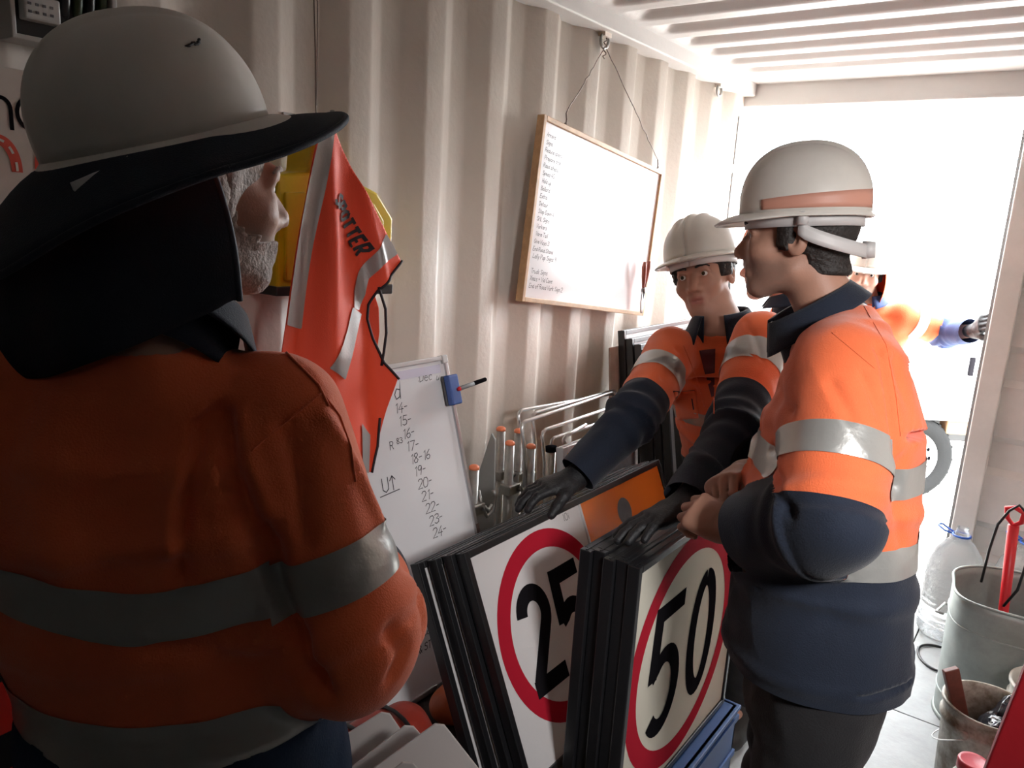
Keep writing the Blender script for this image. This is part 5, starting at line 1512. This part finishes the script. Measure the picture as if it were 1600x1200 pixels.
# ---------------------------------------------------------------- left wall: company sign, switch box
ys_ = lambda p: on_x(*p, .03)
t = thing('wall_sign', 'white wall sign with black letters and red road arcs behind the front man', 'sign', (.012, .40, 1.70))
zt, zb_ = 1.893, 1.525
bevel(MB().box(0, .018, -.35, .36, zb_-1.70, zt-1.70).build('sign_board', mat('sign_board_white', (.62, .56, .50), .5, var=.1, vscale=12), t), .003)
def sp(px, py): y, z = on_x(px, py, .031); return (y-.40, z-1.70)
fm_ = lambda a, b: (.0188, a, b)
kx = (sp(60, 180)[0]-sp(0, 180)[0])/60
c_o, c_n = sp(45, 178), sp(4, 176)
mb = MB(); ribbon([arc(c_o[0], c_o[1], .0175, .0235, 0, 360, 32)], .0065, fm_, mb, square=True)
n0 = c_n[0]
ribbon([[(n0-.017, c_n[1]-.026), (n0-.017, c_n[1]+.026)], [(n0-.017, c_n[1]+.004)]+arc(n0-.002, c_n[1]+.006, .0145, .018, 160, 0, 14)+[(n0+.0125, c_n[1]-.026)]], .0065, fm_, mb, square=True)
mb.build('lettering', sign_black, t); mb = MB()
c3 = sp(6, 410); k_ = .052/6
ribbon([[(c3[0]-.024+float(a)*k_, c3[1]-.026+float(b)*k_) for a, b in (q.split(',') for q in s.split())] for s in GL['3']], .007, fm_, mb)
ribbon([[(c3[0]+.014, c3[1]+.016), (c3[0]+.022, c3[1]+.026), (c3[0]+.022, c3[1]-.026)]], .007, fm_, mb, square=True)
mb.build('lettering', sign_black, t)
logo_red = mat('logo_red', (.62, .07, .035), .5)
mb = MB(); c_a = sp(0, 264); ribbon([arc(c_a[0], c_a[1], .026, .047, 178, -4, 30)], .017, fm_, mb, square=True); mb.build('logo_arc', logo_red, t)
mb = MB(); c_b = sp(90, 264); ribbon([arc(c_b[0], c_b[1], .028, .047, 184, 2, 30)], .017, fm_, mb, square=True); mb.build('logo_arc', logo_red, t)
mb = MB()
for c_, r_ in ((c_a, (.026, .047)), (c_b, (.028, .047))):
    for q in range(5):
        a0 = 160-36*q; ribbon([arc(c_[0], c_[1], r_[0], r_[1], a0, a0-18, 5)], .004, lambda a, b: (.0195, a, b), mb, square=True)
mb.build('logo_dashes', mat('logo_white', (.7, .66, .6), .5), t)

t = thing('switch_box', 'small open electrical box with grey modules high on the left wall', 'electrical box', (.0, .64, 2.04))
bevel(MB().box(-.03, .045, -.066, .10, -.095, .12).build('box_back', black_paint, t), .003)
for a in ((-.070, -.062, -.10, .12), (.092, .102, -.10, .12)): bevel(MB().box(.0, .062, a[0], a[1], a[2], a[3]).build('box_side', mat('light_grey_enamel', (.45, .45, .43), .4), t), .002)
bevel(MB().box(.0, .062, -.07, .10, -.104, -.096).build('box_side', MATS['light_grey_enamel'], t), .002)
for k, (z0, z1) in enumerate(((-.072, -.034), (-.030, .006), (.012, .060))):
    o = MB().box(.045, .068, -.052, .004, z0, z1).build('breaker', MATS['light_grey_enamel'], t); bevel(o, .003)
    if k == 1: ribbon([[(-.042, -.010), (-.034, -.008), (-.026, -.011), (-.010, -.009)]], .004, lambda a, b: (.0685, a, b)).build('label_mark', sign_white, o)
    if k == 0:
        d_ = MB()
        for i in range(4):
            for j in range(2): d_.box(.0675, .069, -.046+i*.011, -.041+i*.011, -.062+j*.012, -.058+j*.012)
        d_.build('terminal_slots', sign_grey, o)
for k in range(4):
    y = .020+.020*k
    MB().tube([(.03, y, .12), (.055, y+.004, .05), (.050, y, -.03), (.03, y+.003, -.07-.01*k)], .008, 8).build('cable', (black_paint, mat('dark_green_cable', (.03, .05, .015), .5))[k % 2], t, True)
t = thing('string', 'thin brown cord hanging down the wall above the orange vest', 'cord', (0.004, 1.135, 2.34))
y1, z1 = on_x(492, 0, .01); y2, z2 = on_x(494, 150, .01)
MB().tube([(.0, 0, 0), (.002, .02, -.10), (.003, y1-1.135, z1-2.34), (.004, y1-1.132, (z1+z2)/2-2.34), (.004, y2-1.135, z2-2.34), (.004, y2-1.13, z2-2.44)], .0016, 6).build('strand', rust, t, True)
MB().tube([(.0, .006, 0), (.004, .03, -.10), (.003, y1-1.125, z1-2.34), (.006, y1-1.128, (z1+z2)/2-2.36), (.004, y2-1.132, z2-2.36)], .0012, 6).build('strand', rust, t, True)

# ---------------------------------------------------------------- red and black striped board at bottom left
vivid_red = mat('fluorescent_red', (.80, .03, .015), .45)
t = thing('hazard_board', 'black board with red blocks leaning at the wall left of the front man', 'sign', mtx=sign_matrix(.34, .06, .004, 14.0))
hb_ = MB(); hb_.prism([(0, 0), (.60, 0), (.415, 1.12), (0, 1.12)], lambda a, b: (a, 0, b), lambda a, b: (a, .012, b)); bevel(hb_.build('board', black_paint, t), .003)
for k in range(6):
    z = .20+k*.147
    V = [(.02, -.0015, z), (.512-.026*k, -.0015, z+.018), (.497-.026*k, -.0015, z+.105), (.02, -.0015, z+.087)]
    MB().add(V, [(0, 1, 2, 3)]).build('red_block', vivid_red, t)

# ---------------------------------------------------------------- right side: bin, buckets, bottles, tools
t = thing('dustbin', 'dented galvanised steel bin standing by the right-hand door', 'bin', (1.505, 3.10, 0))
def binf(r, z, dent=1.0):
    def g(u, v):
        a = 2*PI*u; k = math.exp(-(((a-PI*1.28+PI) % (2*PI)-PI)/.30)**2)
        rr = r(v)+dent*(.020*k-.016*math.exp(-(((a-PI*1.05+PI) % (2*PI)-PI)/.35)**2)-.014*math.exp(-(((a-PI*1.52+PI) % (2*PI)-PI)/.35)**2))*v**1.5
        return (rr*math.cos(a), rr*math.sin(a), z(v))
    return g
V, F = grid(binf(lambda v: .193+.026*v, lambda v: .012+.495*v), 72, 16); o = make('bin_wall', V, F, galv_bin, t, True); solid(o, .003, -1)
mb = MB(); g = binf(lambda v: .219, lambda v: .508); mb.tube([g(i/72, 1) for i in range(72)], .0052, 8, closed=True); mb.build('rolled_rim', galv_bin, t, True)
MB().lathe([(.0, .014), (.19, .014), (.196, .012), (.200, .0), (.196, -.0)], 48, capb=False).build('bin_base', galv_bin, t, True)
for zz in (.10, .40):
    g = binf(lambda v: .193+.026*v+.001, lambda v: zz); mb = MB(); f = (zz-.012)/.495
    mb.tube([(g(i/72, f)) for i in range(72)], .0035, 6, closed=True); mb.build('swage_ring', galv_bin, t, True)
g = binf(lambda v: .193+.026*v, lambda v: .012+.495*v)
for u in (.475, .97):
    p = Vector(g(u, .70)); a = 2*PI*u; n = Vector((math.cos(a), math.sin(a), 0)); tt = Vector((-n.y, n.x, 0))
    MB().tube([p-tt*.05, p-tt*.05+n*.025, p+tt*.05+n*.025, p+tt*.05], .005, 8).build('bin_handle', galv, t, True)
# red D-handled tool standing in the bin, black cord round it
t = thing('shovel', 'red D-handled tool standing in the galvanised bin', 'tool', (1.475, 3.16, .02))
r0 = on_plane(1588, 800, (0, 3.13, 0), (0, 1, 0))
hx, hz_ = r0.x-1.475, r0.z-.02
T0 = Vector((.02, .0, .0)); T1 = Vector((hx, -.03, hz_-.05))
MB().tube([T0, T0.lerp(T1, .5), T1], [.014, .016, .018], 12).build('shaft', plastic_red, t, True)
mb = MB(); dd_ = (T1-T0).normalized(); sd = Vector((.9, -.35, 0)).normalized()
mb.tube([T1, T1+sd*.024+dd_*.02, T1+sd*.028+dd_*.055, T1+dd_*.066, T1-sd*.028+dd_*.055, T1-sd*.024+dd_*.02], .009, 10, closed=True); mb.build('grip', plastic_red, t, True)
bevel(MB().box(-.02, .06, -.004, .004, 0.0, .10).build('blade', steel_dull, t), .002)
t2 = thing('cord', 'black cord looped over the red tool handle', 'cord', tuple(Vector((1.475, 3.16, .02))+T1))
MB().tube([(-.06, -.02, -.23), (-.055, -.03, -.10), (-.045, -.03, .0), (-.02, -.02, .055), (.005, -.012, .080), (.03, -.02, .06), (.045, -.03, .0), (.06, -.04, -.10), (.05, -.03, -.22), (.02, -.01, -.30)], .0048, 8).build('cord_loop', black_paint, t2, True)

def bucket(x, y, r, h, lab, m, rz=0):
    t = thing('bucket', lab, 'bucket', (x, y, 0), (0, 0, rz), group='white plastic buckets')
    MB().lathe([(0, .008), (r*.86, .008), (r*.86, 0), (r*.88, .0), (r, h*.82), (r+.007, h*.82), (r+.008, h*.86), (r+.002, h*.87), (r+.003, h*.97), (r+.009, h*.975), (r+.009, h), (r+.001, h), (r-.003, h*.96), (r-.006, h*.5), (r*.86, .012), (0, .012)], 40, capb=False).build('bucket_wall', m, t, True)
    mb = MB(); mb.tube([((r+.012)*math.cos(a), (r+.012)*math.sin(a), h*.80-.10*math.sin(a)) for a in np.linspace(0, PI, 20)], .002, 6); mb.build('bail_handle', rod, t, True)
    for sx in (-1, 1): MB().tube([(sx*(r+.003), 0, h*.84), (sx*(r+.016), 0, h*.84)], .012, 10).build('handle_lug', m, t, True)
    return t
bucket(1.492, 2.535, .120, .360, 'dirty white bucket holding a brush handle and black plastic', bucket_white, 1.2)
bucket(1.655, 2.765, .125, .365, 'white bucket half hidden by the red board, behind the dirty bucket', mat('clean_bucket', (.66, .64, .58), .45, var=.15, vscale=14), .3)
t = thing('brush', 'red-brown wooden handle sticking out of the dirty bucket', 'tool', (1.49, 2.54, .02))
a = on_plane(1485, 1045, (0, 2.49, 0), (0, 1, 0))-Vector((1.49, 2.54, .02)); b = Vector((.02, .03, .0))
dirv = (a-b).normalized(); sdv = Vector((.8, .6, 0)); sdv = (sdv-dirv*sdv.dot(dirv)).normalized(); nv = dirv.cross(sdv)
wood_red = mat('red_brown_wood', (.20, .055, .035), .55, var=.35, vscale=25, bump=.1, bscale=60)
mb = MB()
for f, w_, h_ in ((.0, .020, .009), (1.0, .0225, .0105)):
    c = b.lerp(a, f); mb.V += [tuple(c+sdv*sx*w_+nv*sy*h_) for sx, sy in ((-1, -1), (1, -1), (1, 1), (-1, 1))]
mb.F += [(3, 2, 1, 0), (4, 5, 6, 7), (0, 1, 5, 4), (1, 2, 6, 5), (2, 3, 7, 6), (3, 0, 4, 7)]
bevel(mb.build('handle', wood_red, t), .004, 3)
bevel(MB().box(-.03, .06, -.02, .05, .0, .045).build('brush_head', wood_red, t), .004)
blk_pl = mat('black_polythene', (.012, .014, .020), .18, bump=.2, bscale=20)
t = thing('plastic_bag', 'crumpled black polythene bag stuffed in the dirty bucket', 'bag', (1.528, 2.530, .20))
f0 = union([Ell((0, 0, .06), np.eye(3), (.056, .056, .10)), Ell((.02, .04, .13), np.eye(3), (.045, .040, .06)), Ell((.02, -.045, .12), np.eye(3), (.06, .04, .03))], .03)
V, Q = mesh_sdf(f0, (-.15, -.15, -.1), (.15, .15, .25), .005)
V = np.array([p+np.array(noise.noise_vector(Vector(p)*22))*.014+np.array(noise.noise_vector(Vector(p)*60))*.004 for p in V])
make('bag', V, Q, blk_pl, t, True)
t = thing('scraper', 'off-white flat scraper in the dirty bucket beside the black bag', 'tool', (1.505, 2.580, .03), (-.05, .20, .5))
bevel(MB().box(-.020, .020, -.006, .006, 0, .33).build('scraper_body', mat('cream_plastic', (.62, .58, .50), .45), t), .004, 3)
bevel(MB().box(-.024, .024, -.008, .008, .30, .345).build('scraper_end', MATS['cream_plastic'], t), .004, 3)
# capped container in front, leaning red board
p = on_plane(1522, 1188, (0, 2.10, 0), (0, 1, 0))
t = thing('container', 'red-lidded container at the bottom edge beside the leaning red board', 'container', (p.x, 2.10, 0))
MB().lathe([(0, 0), (.040, 0), (.043, .01), (.043, p.z-.05), (.034, p.z-.035), (.030, p.z-.03), (0, p.z-.03)], 28, capb=False).build('container_body', MATS['clean_bucket'], t, True)
MB().lathe([(.034, p.z-.032), (.036, p.z-.028), (.036, p.z-.004), (.034, p.z), (.028, p.z-.002), (0, p.z-.003)], 28, capb=False).build('lid', mat('pinkish_red_lid', (.62, .10, .13), .4), t, True)
e0 = on_plane(1602, 1045, (0, 1.80, 0), (0, 1, 0)); e1 = on_plane(1541, 1200, (0, 1.80, 0), (0, 1, 0))
dv = (e1-e0).normalized(); bot = e1+dv*((e1.z-.004)/-dv.z)
red_board = mat('dark_red_paint', (.40, .012, .020), .42, bump=.1, bscale=80, var=.12, vscale=12)
t = thing('red_board', 'dark red painted board leaning into the bottom right corner', 'board', tuple(bot))
o3 = Vector((.42, .10, 0)); tp = e0-dv*.10-bot
A = [Vector((0, 0, 0)), o3, tp+o3, tp]
bd_ = MB(); nn_ = (A[1]-A[0]).cross(A[3]-A[0]).normalized()
bd_.V = [tuple(q) for q in A]+[tuple(q-nn_*.022*(1 if nn_.y < 0 else -1)) for q in A]
bd_.F = [(0, 1, 2, 3), (7, 6, 5, 4), (0, 4, 5, 1), (1, 5, 6, 2), (2, 6, 7, 3), (3, 7, 4, 0)]
ob = bd_.build('board_panel', red_board, t); bevel(ob, .005, 3)
bm_ = bmesh.new(); bm_.from_mesh(ob.data); bmesh.ops.recalc_face_normals(bm_, faces=bm_.faces); bm_.to_mesh(ob.data); bm_.free()
bevel(MB().add([tuple(q) for q in [A[3]-Vector((.0, .012, .03)), A[3]+Vector((.03, .0, .0)), A[2]+Vector((0, 0, 0)), A[2]-Vector((.03, .012, .03))]], [(0, 1, 2, 3)]).build('board_edge', red_board, t), .001)

# water bottles
pet = bpy.data.materials.new('clear_bottle_plastic'); pet.use_nodes = True
b_ = pet.node_tree.nodes['Principled BSDF']; b_.inputs['Base Color'].default_value = (.92, .95, .97, 1); b_.inputs['Transmission Weight'].default_value = .88
b_.inputs['Roughness'].default_value = .12; b_.inputs['IOR'].default_value = 1.12
nt_ = pet.node_tree; n_ = nt_.nodes.new('ShaderNodeTexNoise'); n_.inputs['Scale'].default_value = 45; bp_ = nt_.nodes.new('ShaderNodeBump'); bp_.inputs['Strength'].default_value = .5; bp_.inputs['Distance'].default_value = .01
nt_.links.new(n_.outputs['Fac'], bp_.inputs['Height']); nt_.links.new(bp_.outputs['Normal'], b_.inputs['Normal'])
def bottle(x, y, r, h, lab, rz, cap):
    t = thing('water_bottle', lab, 'bottle', (x, y, 0), (0, 0, rz), group='large water bottles')
    prof = [(0, .012), (r*.6, .006), (r*.86, 0), (r*.98, .02)]
    n = 9
    for i in range(n):
        z = .04+(h*.56-.04)*i/n; dz = (h*.56-.04)/n
        prof += [(r, z), (r, z+dz*.55), (r*.955, z+dz*.72), (r*.955, z+dz*.85)]
    prof += [(r, h*.57), (r*.97, h*.63), (r*.80, h*.76), (r*.50, h*.86), (r*.30, h*.90), (.024, h*.915), (.024, h*.935), (.030, h*.938), (.030, h*.948), (.022, h*.952), (.022, h)]
    o = MB().lathe(prof, 40, capb=False).build('bottle_wall', pet, t, True); 
    mb = MB()
    mb.tube([(.034*math.cos(a), .034*math.sin(a), h*.925) for a in np.linspace(0, 2*PI, 24)[:-1]], .005, 8, closed=True); mb.build('neck_ring', plastic_blue, t, True)
    MB().tube([(.03, 0, h*.925), (.06, .0, h*.935), (.095, .0, h*.955), (.100, .012, h*.955), (.095, .028, h*.95), (.06, .03, h*.93), (.028, .016, h*.925)], .0045, 8).build('carry_handle', plastic_blue, t, True)
    if cap: MB().lathe([(.026, h*.955), (.027, h*.96), (.027, h*1.0), (.025, h*1.005), (0, h*1.005)], 24, capb=False).build('bottle_cap', mat('pink_red_cap', (.62, .08, .14), .4), t, True)
    else: MB().lathe([(.0225, h*.955), (.0245, h*.957), (.0245, h*.965), (.0225, h*.967), (.0225, h*.975), (.0245, h*.977), (.0245, h*.985), (.0225, h*.987)], 24, capb=False).build('screw_thread', pet, t, True)
bottle(1.262, 3.70, .112, .505, 'open clear water bottle with blue handle in front of the door edge', 2.6, False)
bottle(1.505, 3.745, .115, .530, 'clear water bottle with pink-red cap and blue handle behind the bin', 2.4, True)
t = thing('cable', 'black cable loop lying on the floor beside the bin', 'cable', (1.30, 3.44, 0))
MB().tube([(.098*math.cos(a)+.01*math.sin(2*a), .115*math.sin(a), .0055+.002*math.sin(3*a)) for a in np.linspace(.5, 2*PI+.9, 50)], .0052, 8).build('cable_loop', black_paint, t, True)

# ---------------------------------------------------------------- work truck outside
tw = mat('truck_white', (.78, .78, .77), .3, coat=.3)
tyre = mat('tyre_rubber', (.016, .016, .016), .9, spec=.1, bump=.4, bscale=60)
rim_w = mat('white_wheel_steel', (.74, .74, .73), .4)
pale_blue = mat('pale_blue_steel', (.30, .46, .58), .5)
WC = Vector((.632, 6.517, .045))
tm = Matrix.Identity(4); ex = Vector((.80, .60, 0)); ey = Vector((-.60, .80, 0))
for i in range(3): tm[i][0] = ex[i]; tm[i][1] = ey[i]
tm[0][3], tm[1][3], tm[2][3] = WC.x, WC.y, -.29
t = thing('work_truck', 'white work truck with steel wheel and pale blue rack parked outside the doorway', 'truck', mtx=tm)
wz = .335
tr_ = thing('wheel', None, None); tr_.parent = t; bpy.data.objects.remove(tr_)
mb = MB(); prof = [(.215, -.02), (.225, -.035), (.30, -.045), (.325, -.030), (.335, 0), (.335, .16), (.325, .19), (.22, .18)]
def lath_y(prof, n=56):
    V = []; F = []
    for r, y in prof:
        for j in range(n): a = 2*PI*j/n; V.append((r*math.cos(a), y, wz+r*math.sin(a)))
    for i in range(len(prof)-1):
        for j in range(n): j2 = (j+1) % n; F.append((i*n+j, i*n+j2, (i+1)*n+j2, (i+1)*n+j))
    return V, F
wh = make('tyre', *lath_y(prof), tyre, t, True)
mb = MB()
for j in range(40):
    a = 2*PI*j/40; c, s_ = math.cos(a), math.sin(a)
    mb.box(-.010, .010, .0, .15, .328, .342); 
    for q in range(8):
        x, y, z = mb.V[-8+q]; y2 = y+(.01 if j % 2 else -.01); mb.V[-8+q] = (x*s_+z*c, y2, wz-x*c+z*s_)
o = mb.build('tread_block', tyre, wh); o['kind'] = 'stuff'
rm = make('wheel_rim', *lath_y([(.0, .005), (.05, .0), (.055, .012), (.075, .02), (.12, .022), (.15, .004), (.175, .004), (.190, .03), (.205, .02), (.216, -.018), (.222, -.018)]), rim_w, t, True)
for j in range(14):
    a = 2*PI*j/14
    V = [(.162*math.cos(a)+.013*math.cos(b), .0015, wz+.162*math.sin(a)+.016*math.sin(b)) for b in np.linspace(0, 2*PI, 13)[:-1]]
    make('rim_hole', V, [tuple(range(12))], mat('hole_dark', (.004, .004, .005), .9, spec=0.0), rm)
for j in range(6):
    a = 2*PI*j/6; MB().tube([(.092*math.cos(a), .03, wz+.092*math.sin(a)), (.092*math.cos(a), .004, wz+.092*math.sin(a))], .011, 6).build('wheel_nut', steel_dull, rm)
def tbox(n, x0, x1, y0, y1, z0, z1, m, bv=.01): return bevel(MB().box(x0, x1, y0, y1, z0, z1).build(n, m, t), bv, 3)
tbox('side_panel', -3.2, 1.6, -.06, -.02, .655, 1.25, tw, .012)
tbox('body', -3.2, 1.6, -.02, 1.8, .70, 2.15, tw, .04)
tbox('canopy_lip', -3.2, 1.6, -.05, -.02, 1.27, 1.32, tw)
tbox('sill_beam', .25, 1.6, -.01, .10, .54, .65, mat('brown_timber', (.22, .12, .06), .7))
tbox('chassis', -3.2, 1.6, .25, 1.5, .42, .70, black_paint)
hd_ = tbox('door_latch', .02, .14, -.072, -.058, .965, .995, steel_dull, .003)
for a in ((-1.2, 1.25), (.55, 1.25), (-2.4, 1.25)): tbox('hinge', a[0], a[0]+.08, -.07, -.05, 1.20, 1.26, steel_dull, .004)
for k in range(2):
    w2_ = make('tyre', [(x-2.4, y, z) for x, y, z in lath_y(prof)[0]] if k == 0 else [(x-2.4, y+1.5, z) for x, y, z in lath_y(prof)[0]], lath_y(prof)[1], tyre, t, True)
# rack on top
for z in (2.62,): bevel(MB().box(-1.3, 1.0, .50, .55, z, z+.045).build('rack_rail', pale_blue, t), .006)
bevel(MB().box(-1.3, 1.0, .50, .55, 2.28, 2.31).build('rack_rail', tw, t), .006)
for x in (-1.2, -.5, -.05, .42, .9): bevel(MB().box(x, x+.06, .50, .55, 2.14, 2.62).build('rack_post', pale_blue, t), .006)
for x in (-.42,): 
    MB().tube([(x-.12, .52, 2.20), (x+.22, .52, 2.58)], .035, 8).build('rack_brace', pale_blue, t)
for x in (-.20, .22): 
    l_ = bevel(MB().box(x, x+.17, .42, .50, 2.32, 2.52).build('work_lamp', mat('lamp_housing', (.22, .22, .30), .5), t), .01)
    bevel(MB().box(x+.08, x+.15, .41, .425, 2.36, 2.50).build('lamp_lens', tw, l_), .005)
    bevel(MB().box(x+.03, x+.15, .43, .49, 2.25, 2.32).build('lamp_bracket', MATS['lamp_housing'], l_), .005)
tbox('tie_hook', .30, .33, -.09, -.06, 1.02, 1.16, sign_black, .003)
